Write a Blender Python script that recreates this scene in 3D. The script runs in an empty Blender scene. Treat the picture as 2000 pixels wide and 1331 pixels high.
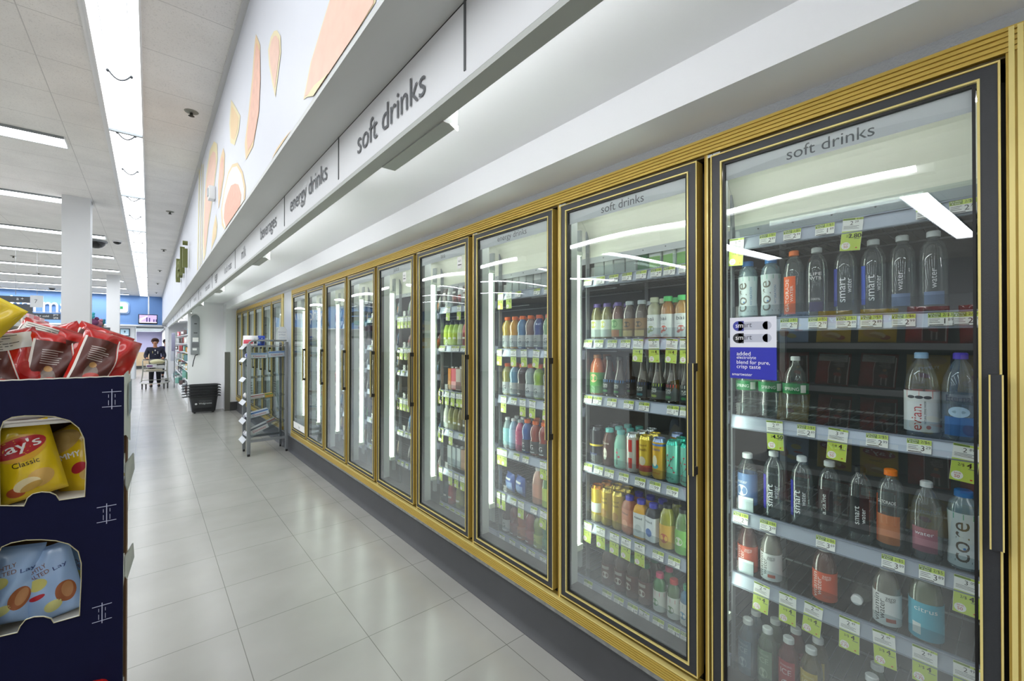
import bpy, bmesh, math, random
from mathutils import Vector, Matrix
R = random.Random(7)
ORD = 'first second third fourth fifth sixth seventh eighth ninth tenth eleventh twelfth thirteenth fourteenth'.split()
S = bpy.context.scene
C = S.collection
# ------------------------------------------------------------------ camera, world, exposure
TH = math.radians(40.23); FP = 838.0; CZ = 1.597
cam_d = bpy.data.cameras.new('camera'); cam_d.sensor_width = 36.0; cam_d.lens = FP/2000*36
cam_d.clip_start = 0.05; cam_d.clip_end = 200
cam = bpy.data.objects.new('camera', cam_d); C.objects.link(cam)
cam.location = (0, 0, CZ); cam.rotation_euler = (math.radians(90.31), 0, -TH)
S.camera = cam
w = bpy.data.worlds.new('world'); S.world = w; w.use_nodes = True
w.node_tree.nodes['Background'].inputs[0].default_value = (0.9, 0.95, 1, 1)
w.node_tree.nodes['Background'].inputs[1].default_value = 0.3
S.view_settings.view_transform = 'Standard'; S.view_settings.look = 'None'
S.view_settings.gamma = 1; S.view_settings.exposure = 0.0; S.view_settings.use_curve_mapping = False
S.cycles.transparent_max_bounces = 24; S.cycles.max_bounces = 9; S.cycles.diffuse_bounces = 5
S.cycles.glossy_bounces = 4; S.cycles.caustics_reflective = False; S.cycles.caustics_refractive = False
S.cycles.use_denoising = True; S.cycles.sample_clamp_indirect = 6
E_STRIP = 5.0; E_CROSS = 23.0; E_TUBE = 11.0; E_COVE = 30.0

def _ray(px, py):
    a = (px-1000)/FP
    return (math.sin(TH)+a*math.cos(TH), math.cos(TH)-a*math.sin(TH), (670-py)/FP)
def atX(px, py, X):
    d = _ray(px, py); t = X/d[0]; return Vector((X, d[1]*t, CZ+d[2]*t))
def atY(px, py, Y):
    d = _ray(px, py); t = Y/d[1]; return Vector((d[0]*t, Y, CZ+d[2]*t))
def atZ(px, py, Z):
    d = _ray(px, py); t = (Z-CZ)/d[2]; return Vector((d[0]*t, d[1]*t, Z))

# ------------------------------------------------------------------ materials
def lin(c):
    if isinstance(c, str):
        c = [int(c[i:i+2], 16)/255 for i in (0, 2, 4)]
    return tuple(x/12.92 if x <= .04045 else ((x+.055)/1.055)**2.4 for x in c) + (1,)
_M = {}
def mat(col, rough=.5, metal=0, spec=.5, emit=0, bump=0, bscale=200, var=0, vscale=5, key=''):
    k = (str(col), rough, metal, spec, emit, bump, bscale, var, vscale, key)
    if k in _M: return _M[k]
    m = bpy.data.materials.new('m_'+str(len(_M))); m.use_nodes = True; _M[k] = m
    nt = m.node_tree; b = nt.nodes['Principled BSDF']; c = lin(col)
    b.inputs['Base Color'].default_value = c; b.inputs['Roughness'].default_value = rough
    b.inputs['Metallic'].default_value = metal; b.inputs['Specular IOR Level'].default_value = spec
    if emit:
        b.inputs['Emission Color'].default_value = c; b.inputs['Emission Strength'].default_value = emit
    g = nt.nodes.new('ShaderNodeTexCoord') if (bump or var) else None
    if bump:
        n = nt.nodes.new('ShaderNodeTexNoise'); n.inputs['Scale'].default_value = bscale; n.inputs['Detail'].default_value = 3
        bp = nt.nodes.new('ShaderNodeBump'); bp.inputs['Strength'].default_value = bump; bp.inputs['Distance'].default_value = .002
        nt.links.new(g.outputs['Object'], n.inputs['Vector']); nt.links.new(n.outputs['Fac'], bp.inputs['Height'])
        nt.links.new(bp.outputs['Normal'], b.inputs['Normal'])
    if var:
        n = nt.nodes.new('ShaderNodeTexNoise'); n.inputs['Scale'].default_value = vscale; n.inputs['Detail'].default_value = 4
        rp = nt.nodes.new('ShaderNodeValToRGB')
        rp.color_ramp.elements[0].position = .3; rp.color_ramp.elements[1].position = .7
        rp.color_ramp.elements[0].color = tuple(x*(1-var) for x in c[:3])+(1,)
        rp.color_ramp.elements[1].color = tuple(min(1, x*(1+var)) for x in c[:3])+(1,)
        nt.links.new(g.outputs['Object'], n.inputs['Vector']); nt.links.new(n.outputs['Fac'], rp.inputs['Fac'])
        nt.links.new(rp.outputs['Color'], b.inputs['Base Color'])
    return m
def tmat(col, opac=.3, edge=.5, ior=1.45, rough=.03):
    """clear plastic or tinted drink: transparent + diffuse + fresnel gloss"""
    k = ('t', str(col), opac, edge, ior, rough)
    if k in _M: return _M[k]
    m = bpy.data.materials.new('m_'+str(len(_M))); m.use_nodes = True; _M[k] = m
    nt = m.node_tree; nt.nodes.clear(); N = nt.nodes.new; L = nt.links.new; c = lin(col)
    out = N('ShaderNodeOutputMaterial'); tr = N('ShaderNodeBsdfTransparent'); df = N('ShaderNodeBsdfDiffuse'); gl = N('ShaderNodeBsdfGlossy')
    tr.inputs[0].default_value = tuple(.35+.65*x for x in c[:3])+(1,) if opac > .2 else (.93, .95, .95, 1)
    df.inputs[0].default_value = c; gl.inputs['Roughness'].default_value = rough
    m1 = N('ShaderNodeMixShader'); m1.inputs[0].default_value = opac
    L(tr.outputs[0], m1.inputs[1]); L(df.outputs[0], m1.inputs[2])
    lw = N('ShaderNodeLayerWeight'); lw.inputs['Blend'].default_value = .35
    ml = N('ShaderNodeMath'); ml.operation = 'MULTIPLY_ADD'; ml.inputs[1].default_value = edge; ml.inputs[2].default_value = .04
    L(lw.outputs['Facing'], ml.inputs[0])
    m2 = N('ShaderNodeMixShader'); L(ml.outputs[0], m2.inputs[0]); L(m1.outputs[0], m2.inputs[1]); L(gl.outputs[0], m2.inputs[2])
    L(m2.outputs[0], out.inputs[0]); return m
def glass_mat(ior=1.6, tint=(.93, .96, .95)):
    k = ('g', ior, tint)
    if k in _M: return _M[k]
    m = bpy.data.materials.new('m_'+str(len(_M))); m.use_nodes = True; _M[k] = m
    nt = m.node_tree; nt.nodes.clear(); N = nt.nodes.new; L = nt.links.new
    out = N('ShaderNodeOutputMaterial'); tr = N('ShaderNodeBsdfTransparent'); gl = N('ShaderNodeBsdfGlossy')
    tr.inputs[0].default_value = tint+(1,); gl.inputs['Roughness'].default_value = .0
    fr = N('ShaderNodeFresnel'); fr.inputs[0].default_value = ior
    ge = N('ShaderNodeNewGeometry'); sb = N('ShaderNodeMath'); sb.operation = 'SUBTRACT'; sb.inputs[0].default_value = 1
    L(ge.outputs['Backfacing'], sb.inputs[1])
    mu = N('ShaderNodeMath'); mu.operation = 'MULTIPLY'; L(fr.outputs[0], mu.inputs[0]); L(sb.outputs[0], mu.inputs[1])
    mx = N('ShaderNodeMixShader'); L(mu.outputs[0], mx.inputs[0]); L(tr.outputs[0], mx.inputs[1]); L(gl.outputs[0], mx.inputs[2])
    L(mx.outputs[0], out.inputs[0]); return m
def grid_mat(tx, ty, ox, oy, col, line, lw, rough, speck=0, bump=0, glossvar=0, mot=.11):
    m = bpy.data.materials.new('m_grid'+str(len(_M))); m.use_nodes = True; _M[('grid', len(_M))] = m
    nt = m.node_tree; b = nt.nodes['Principled BSDF']; N = nt.nodes.new; L = nt.links.new
    ge = N('ShaderNodeNewGeometry'); sx = N('ShaderNodeSeparateXYZ'); L(ge.outputs['Position'], sx.inputs[0])
    def edge(o, t, off):
        a = N('ShaderNodeMath'); a.operation = 'SUBTRACT'; L(sx.outputs[o], a.inputs[0]); a.inputs[1].default_value = off
        p = N('ShaderNodeMath'); p.operation = 'PINGPONG'; L(a.outputs[0], p.inputs[0]); p.inputs[1].default_value = t/2
        l = N('ShaderNodeMath'); l.operation = 'LESS_THAN'; L(p.outputs[0], l.inputs[0]); l.inputs[1].default_value = lw/2
        return l
    e1 = edge(0, tx, ox); e2 = edge(1, ty, oy)
    mx = N('ShaderNodeMath'); mx.operation = 'MAXIMUM'; L(e1.outputs[0], mx.inputs[0]); L(e2.outputs[0], mx.inputs[1])
    n1 = N('ShaderNodeTexNoise'); n1.inputs['Scale'].default_value = 2.2; n1.inputs['Detail'].default_value = 3; L(ge.outputs['Position'], n1.inputs['Vector'])
    rp = N('ShaderNodeValToRGB'); c = lin(col); rp.color_ramp.elements[0].position = .2; rp.color_ramp.elements[1].position = .8
    rp.color_ramp.elements[0].color = tuple(x*(1-mot) for x in c[:3])+(1,); rp.color_ramp.elements[1].color = tuple(x*(1+mot*.6) for x in c[:3])+(1,)
    L(n1.outputs['Fac'], rp.inputs['Fac'])
    last = rp.outputs['Color']
    if speck:
        n2 = N('ShaderNodeTexNoise'); n2.inputs['Scale'].default_value = 120; n2.inputs['Detail'].default_value = 2; L(ge.outputs['Position'], n2.inputs['Vector'])
        r2 = N('ShaderNodeValToRGB'); r2.color_ramp.elements[0].position = .30; r2.color_ramp.elements[1].position = .42
        r2.color_ramp.elements[0].color = (1-speck,)*3+(1,); r2.color_ramp.elements[1].color = (1, 1, 1, 1); L(n2.outputs['Fac'], r2.inputs['Fac'])
        mm = N('ShaderNodeMix'); mm.data_type = 'RGBA'; mm.blend_type = 'MULTIPLY'; mm.inputs[0].default_value = 1
        L(last, mm.inputs[6]); L(r2.outputs['Color'], mm.inputs[7]); last = mm.outputs[2]
    m3 = N('ShaderNodeMix'); m3.data_type = 'RGBA'; L(mx.outputs[0], m3.inputs[0]); L(last, m3.inputs[6]); m3.inputs[7].default_value = lin(line)
    L(m3.outputs[2], b.inputs['Base Color']); b.inputs['Roughness'].default_value = rough
    if glossvar:
        n4 = N('ShaderNodeTexNoise'); n4.inputs['Scale'].default_value = 9; n4.inputs['Detail'].default_value = 5; L(ge.outputs['Position'], n4.inputs['Vector'])
        mr = N('ShaderNodeMapRange'); mr.inputs[3].default_value = rough-glossvar; mr.inputs[4].default_value = rough+glossvar
        L(n4.outputs['Fac'], mr.inputs[0]); L(mr.outputs[0], b.inputs['Roughness'])
    if bump:
        n5 = N('ShaderNodeTexNoise'); n5.inputs['Scale'].default_value = 60; n5.inputs['Detail'].default_value = 4; L(ge.outputs['Position'], n5.inputs['Vector'])
        bp = N('ShaderNodeBump'); bp.inputs['Strength'].default_value = bump; bp.inputs['Distance'].default_value = .003
        L(n5.outputs['Fac'], bp.inputs['Height']); L(bp.outputs['Normal'], b.inputs['Normal'])
    return m

# ------------------------------------------------------------------ mesh helpers
_T = {}
def tgeo(s):
    if s in _T: return _T[s]
    cu = bpy.data.curves.new('t', 'FONT'); cu.body = s; cu.resolution_u = 3; cu.size = 1
    ob = bpy.data.objects.new('t', cu); C.objects.link(ob)
    me = bpy.data.meshes.new_from_object(ob.evaluated_get(bpy.context.evaluated_depsgraph_get()))
    v = [tuple(x.co) for x in me.vertices]; f = [tuple(p.vertices) for p in me.polygons]
    bpy.data.objects.remove(ob); bpy.data.curves.remove(cu); bpy.data.meshes.remove(me)
    if v:
        x0 = min(p[0] for p in v); x1 = max(p[0] for p in v); y0 = min(p[1] for p in v); y1 = max(p[1] for p in v)
    else: x0 = x1 = y0 = y1 = 0
    _T[s] = (v, f, x0, x1, y0, y1); return _T[s]
MX = Matrix(((0, 0, -1, 0), (-1, 0, 0, 0), (0, 1, 0, 0), (0, 0, 0, 1)))     # flat (u,v,n) -> faces -X
MY = Matrix(((1, 0, 0, 0), (0, 0, -1, 0), (0, 1, 0, 0), (0, 0, 0, 1)))      # flat -> faces -Y
class G:
    def __init__(s): s.V = []; s.F = []; s.I = []; s.m = []
    def mi(s, m):
        if m not in s.m: s.m.append(m)
        return s.m.index(m)
    def add(s, V, F, m, fn=None):
        o = len(s.V); i = s.mi(m)
        s.V += [fn(*v) if fn else tuple(v) for v in V]
        for f in F: s.F.append(tuple(o+k for k in f)); s.I.append(i)
        return s
    def box(s, x0, x1, y0, y1, z0, z1, m, fn=None, b=0):
        if b:
            return s.cbox(x0, x1, y0, y1, z0, z1, m, b, fn)
        V = [(x, y, z) for x in (x0, x1) for y in (y0, y1) for z in (z0, z1)]
        return s.add(V, [(0, 1, 3, 2), (4, 6, 7, 5), (0, 4, 5, 1), (2, 3, 7, 6), (0, 2, 6, 4), (1, 5, 7, 3)], m, fn)
    def cbox(s, x0, x1, y0, y1, z0, z1, m, b, fn=None):
        bm = bmesh.new(); bmesh.ops.create_cube(bm, size=1)
        for v in bm.verts:
            v.co = Vector(((x0+x1)/2+v.co.x*(x1-x0), (y0+y1)/2+v.co.y*(y1-y0), (z0+z1)/2+v.co.z*(z1-z0)))
        bmesh.ops.bevel(bm, geom=list(bm.edges), offset=b, segments=2, affect='EDGES', profile=.6)
        bm.verts.index_update()
        s.add([tuple(v.co) for v in bm.verts], [tuple(v.index for v in f.verts) for f in bm.faces], m, fn); bm.free(); return s
    def rect(s, u0, u1, v0, v1, m, n=0, nx=1, ny=1, fn=None):
        V = [(u0+(u1-u0)*i/nx, v0+(v1-v0)*j/ny, n) for j in range(ny+1) for i in range(nx+1)]
        F = [(j*(nx+1)+i, j*(nx+1)+i+1, (j+1)*(nx+1)+i+1, (j+1)*(nx+1)+i) for j in range(ny) for i in range(nx)]
        return s.add(V, F, m, fn)
    def poly(s, P, m, n=0, fn=None):
        return s.add([(p[0], p[1], n) for p in P], [tuple(range(len(P)))], m, fn)
    def ell(s, cx, cy, rx, ry, m, n=0, rot=0, fn=None, k=20):
        c, d = math.cos(rot), math.sin(rot); P = []
        for i in range(k):
            a = 2*math.pi*i/k; x = rx*math.cos(a); y = ry*math.sin(a); P.append((cx+x*c-y*d, cy+x*d+y*c, n))
        P.append((cx, cy, n)); return s.add(P, [(i, (i+1) % k, k) for i in range(k)], m, fn)
    def text(s, t, cx, cy, m, size=None, wd=None, ht=None, n=.0004, rot=0, fn=None, left=False, bold=0):
        v, f, x0, x1, y0, y1 = tgeo(t)
        if not v: return s
        sx = sy = size or 1
        if wd: sx = wd/(x1-x0)
        if wd and not ht: sy = sx
        if ht: sy = ht/(y1-y0)
        if ht and not wd: sx = sy
        mx = x0 if left else (x0+x1)/2; my = (y0+y1)/2; c, d = math.cos(rot), math.sin(rot)
        for k in ([0] if not bold else [-bold, 0, bold]):
            s.add([(cx+((p[0]-mx)*sx+k)*c-(p[1]-my)*sy*d, cy+((p[0]-mx)*sx+k)*d+(p[1]-my)*sy*c, n+abs(k)*.02) for p in v], f, m, fn)
        return s
    def lathe(s, prof, m, seg=16, sq=0, c=(0, 0, 0), fn=None, ax='z'):
        V = []; F = []; n = len(prof)
        for r, z in prof:
            for i in range(seg):
                a = 2*math.pi*(i+.5)/seg; k = 1
                if sq: k = 1/((abs(math.cos(a))**sq+abs(math.sin(a))**sq)**(1/sq))
                p = (r*k*math.cos(a), r*k*math.sin(a), z)
                if ax == 'x': p = (p[2], p[0], p[1])
                if ax == 'y': p = (p[0], p[2], p[1])
                V.append((c[0]+p[0], c[1]+p[1], c[2]+p[2]))
        for j in range(n-1):
            for i in range(seg):
                q = (j*seg+i, j*seg+(i+1) % seg, (j+1)*seg+(i+1) % seg, (j+1)*seg+i)
                F.append(q if ax != 'y' else q[::-1])
        if prof[0][0] > 0: F.append(tuple(range(seg))[::-1])
        if prof[-1][0] > 0: F.append(tuple((n-1)*seg+i for i in range(seg)))
        return s.add(V, F, m, fn)
    def tube(s, P, r, m, seg=6, fn=None):
        P = [Vector(p) for p in P]; V = []; F = []
        for i, p in enumerate(P):
            d = (P[min(i+1, len(P)-1)]-P[max(i-1, 0)]).normalized()
            a = d.orthogonal().normalized() if i == 0 else (a-d*a.dot(d)).normalized()
            b = d.cross(a)
            for k in range(seg):
                t = 2*math.pi*k/seg; V.append(tuple(p+(a*math.cos(t)+b*math.sin(t))*r))
        for i in range(len(P)-1):
            for k in range(seg): F.append((i*seg+k, i*seg+(k+1) % seg, (i+1)*seg+(k+1) % seg, (i+1)*seg+k))
        F.append(tuple(range(seg))[::-1]); F.append(tuple((len(P)-1)*seg+k for k in range(seg)))
        return s.add(V, F, m, fn)
    def sph(s, c, rx, ry, rz, m, u=12, v=8, fn=None):
        V = [(c[0], c[1], c[2]-rz)]; F = []
        for j in range(1, v):
            t = math.pi*j/v-math.pi/2
            for i in range(u):
                a = 2*math.pi*i/u; V.append((c[0]+rx*math.cos(t)*math.cos(a), c[1]+ry*math.cos(t)*math.sin(a), c[2]+rz*math.sin(t)))
        V.append((c[0], c[1], c[2]+rz)); e = len(V)-1
        for i in range(u): F.append((0, 1+(i+1) % u, 1+i)); F.append((e, 1+(v-2)*u+i, 1+(v-2)*u+(i+1) % u))
        for j in range(v-2):
            for i in range(u): F.append((1+j*u+i, 1+j*u+(i+1) % u, 1+(j+1)*u+(i+1) % u, 1+(j+1)*u+i))
        return s.add(V, F, m, fn)
    def prismY(s, P, y0, y1, m):
        """profile P [(x,z)] extruded along Y"""
        n = len(P); V = [(p[0], y0, p[1]) for p in P]+[(p[0], y1, p[1]) for p in P]
        F = [(i, (i+1) % n, n+(i+1) % n, n+i) for i in range(n)]+[tuple(range(n))[::-1], tuple(range(n, 2*n))]
        return s.add(V, F, m)
    def mesh(s, name, smooth=True):
        me = bpy.data.meshes.new(name); me.from_pydata(s.V, [], s.F)
        for m in s.m: me.materials.append(m)
        me.polygons.foreach_set('material_index', s.I)
        if smooth:
            me.polygons.foreach_set('use_smooth', [True]*len(s.F))
            try: me.set_sharp_from_angle(angle=math.radians(38))
            except Exception: pass
        me.update(); return me
    def build(s, name, parent=None, loc=(0, 0, 0), mtx=None, smooth=True):
        return inst(name, s.mesh(name, smooth), parent, loc, mtx)
def inst(name, me, parent=None, loc=(0, 0, 0), mtx=None):
    o = bpy.data.objects.new(name, me); C.objects.link(o)
    if parent: o.parent = parent
    if mtx is not None: o.matrix_local = Matrix.Translation(loc) @ mtx
    else: o.location = loc
    return o
def tag(o, label, cat, group=None):
    n = len(label.replace(',', ' ').split()); assert 4 <= n <= 16, (n, label)
    o['label'] = label; o['category'] = cat
    if group: o['group'] = group
    return o
def struct(o): o['kind'] = 'structure'; return o
def empty(name, loc, label, cat, group=None, rz=0):
    o = bpy.data.objects.new(name, None); C.objects.link(o); o.location = loc; o.rotation_euler = (0, 0, rz)
    o.empty_display_size = .1
    return tag(o, label, cat, group)

# shared materials
WHITE = mat('e9eaec', .55); WALLW = mat('e4e5e8', .6, bump=.15, bscale=90); GREYU = mat('d2d4d0', .6)
GOLD = mat('c6a850', .4, .35, key='g'); GOLD2 = mat('ab8b3c', .42, .35); GOLDL = mat('e6d488', .35, .3)
BLACK = mat('2c2e31', .42, 0, .5, bump=.2, bscale=500); BLK = mat('0b0b0c', .5); DKG = mat('3a3b3c', .5)
STEEL = mat('9b9d9f', .35, .8); CHROME = mat('c9cbcd', .2, .95); GREYP = mat('8f9396', .45, .2)
CARD = mat('f4f4f2', .6); INK = mat('1b1b1d', .6); SIGNTX = mat('66686c', .6)
LIME = mat('c2d658', .55); DOLV = mat('6c8420', .6); RED = mat('c8322a', .5)
# ------------------------------------------------------------------ large light fixtures and room shell
HC = 3.687; XM = .455
def fixture(name, x0, x1, y0, y1, label, group, mod=True, E=None):
    root = empty(name, ((x0+x1)/2, (y0+y1)/2, HC), label, 'ceiling light', group)
    a, b = (x1-x0)/2, (y1-y0)/2; z = .0
    g = G(); t = .012
    g.box(-a, -a+t, -b, b, -.022, .06, WHITE).box(a-t, a, -b, b, -.022, .06, WHITE).box(-a+t, a-t, -b, -b+t, -.026, .06, mat('8d9396', .6)).box(-a+t, a-t, b-t, b, -.026, .06, mat('8d9396', .6))
    g.box(-a, a, -b, b, .06, .065, WHITE); g.build('housing', root)
    g = G(); g.rect(-a+t, a-t, -b+t, b-t, mat('f7fbff', .5, emit=E or E_STRIP), fn=lambda u, v, n: (u, -v, -.004))
    dif = g.build('diffuser', root)
    if mod:
        lm = mat('3c4145', .6)
        for yy in (-b+.05, 0.0):
            g = G(); P = [(x*.062, yy, -.012-.05*(1-(x/1.0)**2)) for x in [-1+.2*i for i in range(11)]]
            g.tube(P, .006, lm, 5)
            for sx in (-.068, .068): g.sph((sx, yy, -.012), .011, .014, .012, lm, 8, 6)
            g.build('lamp_bridge', root)
        for sx in (-.068, .068):
            g = G(); g.box(sx-.0015, sx+.0015, -b+.03, b-.03, -.0085, -.005, mat('7d8588', .5)); g.build('rib', dif)
    return root
for k in range(-4, 8):
    y1 = 5.69+2.438*(k+1) if k < 8 else 0
    fixture('strip_light', -.315, -.045, y1-2.434-2.438, y1-2.438, f'long white strip light in the row beside the mural, {["over the shop front","second over the shop front","overhead","above the chip display","first whole one","second whole","third whole","fourth whole","fifth whole","sixth whole","seventh whole","last before blue wall"][k+4]}', 'strip lights beside the mural', mod=(k >= -1))
fixture('strip_light', -.315, -.045, 5.69+2.438*7, 5.69+2.438*8, 'white strip light at the very end of the mural row by blue wall', 'strip lights beside the mural')
YT = [-7, -4.2, -1.5, 1.15, 3.78]+[6.39+2.62*k for k in range(8)]
for k, y in enumerate(YT):
    for j, (xa, xb) in enumerate(((-4.9, -.655), (-9.2, -4.95))):
        nm = f'long ceiling light running crosswise, {"aisle" if j == 0 else "far"} half of row {ORD[k]} counting towards the blue wall'
        fixture('cross_light', xa, xb, y-.145, y+.145, nm, 'crosswise ceiling lights', mod=False, E=E_CROSS)
ceil_m = grid_mat(1.22, .6096, -.635, .33, 'eceae7', 'c8c6c4', .006, .9, speck=.18, bump=.35)
floor_m = grid_mat(.5326, .5326, .384, 3.355, '9d9c97', '6c6b67', .0038, .23, speck=0, glossvar=0, mot=.13)
def slab(name, x0, x1, y0, y1, z0, z1, m): return struct(G().box(x0, x1, y0, y1, z0, z1, m).build(name, smooth=False))
slab('floor', -12, 3.4, -9, 35.2, -.1, 0, floor_m)
# ceiling in pieces round the recessed fixtures (fixtures sit proud of the slab soffit)
slab('ceiling', -12, 3.4, -9, 25.4, HC+.07, HC+.2, ceil_m)
g = G()
def cp(x0, x1, y0, y1): g.box(x0, x1, y0, y1, HC, HC+.07, ceil_m)
cp(-.045, XM+.05, -9, 25.4); cp(-.655, -.315, -9, 25.4); cp(-.315, -.045, 25.19, 25.4); cp(-.315, -.045, -9, 5.69-2.438*5)
cp(-12, -9.2, -9, 25.4); cp(-4.95, -4.9, -9, 25.4)
for xa, xb in ((-4.9, -.655), (-9.2, -4.95)):
    ys = [-9]+[v for y in YT for v in (y-.145, y+.145)]+[25.4]
    for i in range(0, len(ys), 2): cp(xa, xb, ys[i], ys[i+1])
struct(g.build('ceiling', smooth=False))
slab('trim_1', XM-.03, XM, -9, 25.3, HC-.028, HC, mat('c9c9c8', .6))
slab('trim_2', -.340, -.315, -9, 25.2, HC-.012, HC, WHITE)
slab('wall_rear', -12, 3.4, -9.1, -9, 0, HC, WALLW)
slab('wall_left', -12.1, -12, -9, 35.2, 0, HC, mat('d9dbe0', .7))
slab('wall_mural', XM, XM+.05, -9, 25.35, 2.4905, HC, mat('dcdee6', .5, var=.03, vscale=1.2))
BLUE = mat('7299cf', .6); slab('wall_blue', -12, XM, 25.3, 25.45, 2.36, HC, BLUE)
slab('ceiling_back', -12, 3.4, 25.45, 35.2, 2.36, 2.42, WHITE)
for i in range(4):
    fixture('room_fill_light', -2.0, .55, 26.8+2.2*i, 27.1+2.2*i, f'added light panel brightening the violet back room, {ORD[i]} from the opening', 'added back room lights', mod=False, E=30).location.z = 2.29  # added panels, put in to brighten the otherwise dark back room
slab('trim_3', -12, XM, 25.22, 25.32, 2.345, 2.40, mat('f3f3f3', .5))
slab('wall_far', -12, 3.4, 35, 35.1, 0, 2.4, mat('b7b4d4', .7))
slab('trim_4', -.9, .10, 34.96, 35, .18, 1.02, mat('cbb28e', .5)); slab('baseboard_far', -2, 3, 34.94, 35, 0, .18, DKG)
slab('wall_partition', -12, -.50, 25.35, 25.5, 0, 2.36, mat('dfe2e6', .6)); slab('trim_5', -.50, -.46, 25.3, 27, 0, 2.36, mat('c4c8cc', .4))
slab('column_3', .52, .62, 23.0, 23.12, 0, 2.25, mat('e4e6e8', .5)); slab('baseboard_column', .51, .63, 22.99, 23.13, 0, .12, DKG)
slab('wall_partition_side', .62, .75, 26.5, 35, 0, 2.36, mat('d9dbdf', .6))
# ---- soffit, valance, fascia along the cooler wall
YA, YB = -2.5, 25.3
SOF = mat('d6d8d5', .6)
slab('trim_6', XM, .612, YA, YB, 2.471, 2.49, SOF)                                        # underside behind mural
g = G(); g.box(.612, .64, YA, YB, 2.262, 2.49, WHITE); g.box(.606, .6115, YA, YB, 2.2625, 2.278, WHITE); struct(g.build('trim_7', smooth=False))
slab('trim_8', .606, .655, YA, YB, 2.246, 2.2618, mat('c0c3be', .6))
slab('ceiling_soffit', .64, 1.39, YA, 12.5, 2.554, 2.60, mat('eff0f1', .6))
slab('ceiling_shelf_bay', .64, 1.39, 12.5, 25.3, 2.50, 2.60, mat('f4f5f6', .6))
g = G(); g.box(1.381, 1.70, YA, 12.5, 2.403, 2.6, mat('eeeff1', .6)); struct(g.build('wall_fascia', smooth=False))
STUC = mat('96999c', .45, .15, bump=1.0, bscale=130)
slab('wall_cooler_header', 1.60, 1.66, YA, 12.02, 2.36, 2.403, STUC)
slab('wall_pier', 1.375, 1.66, 12.03, 12.5, 0, 2.5, WALLW)
slab('trim_9', 1.355, 1.46, 12.005, 12.03, 0, 1.38, mat('5c5a54', .5)); slab('baseboard_pier', 1.46, 1.62, 12.0, 12.03, 0, .2, DKG)
slab('wall_end_panel', .69, 1.375, 12.5, 12.56, 0, 2.5, mat('fbfbfc', .5))
slab('wall_bay_back', 1.30, 1.375, 12.56, 25.3, 0, 2.5, WALLW)
slab('wall_bay_end', .69, 1.3, 25.3, 25.4, 0, 2.5, WALLW)
slab('wall_between_coolers', 1.60, 1.66, 6.875, 7.415, .21, 2.36, mat('aeb3b6', .35, .3, bump=.2, bscale=80))
KICK = mat('434446', .6, bump=.2, bscale=60, var=.06)
g = G(); P = [(1.59, .211), (1.602, .205), (1.600, .05), (1.590, .02), (1.575, .004), (1.575, 0), (1.7, 0), (1.7, .211)]; g.prismY(P, YA, 12.0, KICK)
struct(g.build('baseboard_cooler'))
slab('trim_10', 1.597, 1.66, YA, 12.0, .211, .247, mat('8d8f8c', .6, bump=.8, bscale=90, var=.2, vscale=30))
# valance sign slots
SLOT = mat('55585a', .5)
k = -2
while .908+.953*k < 25:
    y = .908+.953*k
    if k % 2 == 0 or k < 3: slab('trim_%d' % (40+k), .6095, .6125, y-.004, y+.004, 2.29, 2.47, SLOT)
    k += 1
slab('trim_38', .6115, .613, YA, YB, 2.4665, 2.470, BLK)
for t, y, wd in (('soft drinks', 1.375, .53), ('energy drinks', 2.34, .66), ('beverages', 3.27, .50), ('milk', 4.25, .22), ('lunch meat', 5.2, .5), ('eggs', 6.2, .24),
                 ('frozen food', 7.2, .55), ('ice', 8.2, .12), ('frozen food', 9.3, .5), ('books', 11, .3), ('toys', 13, .3), ('school', 15.2, .4), ('crafts', 17.5, .4)):
    g = G(); g.text(t, 0, 0, SIGNTX, wd=wd, n=0)
    o = g.build('sign_lettering', None, (.6085, y, 2.365), MX, smooth=False)
    tag(o, f'grey lettering reading {t} on white valance' + (' above the distant glass doors' if y == 9.3 else ''), 'sign lettering', 'department names on the valance')
for i in range(7):
    y = 1.08+2.6*i
    root = empty('canopy_light', (.68, y, 2.25), f'small canopy light housing under the valance edge, {ORD[i]} along the aisle', 'light', 'canopy lights')
    G().box(-.028, .022, 0, .43, -.008, .05, mat('b4b7b2', .5)).build('housing', root)
    G().prismY([(-.006, -.008), (.02, -.008), (.02, -.022)], -.006, .0, mat('ffffff', .5, emit=2)).build('lens', root)
# cove lamps: fluorescent tubes hidden behind the valance, lighting the soffit
for i, y in enumerate([-1.2, 1.4, 4.0, 6.6, 9.2, 13.6, 16.2, 18.8, 21.4]):
    root = empty('cove_light', (.70, y, 2.33), f'fluorescent tube tucked behind the valance, {ORD[i]} along the aisle', 'light', 'cove lights')
    G().lathe([(.013, -1.1), (.013, 1.1)], mat('fbfdff', .5, emit=E_COVE), 8, ax='y').build('lamp_tube', root)
    G().box(-.06, -.012, -1.15, 1.15, -.02, .02, WHITE).build('housing', root)
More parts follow.
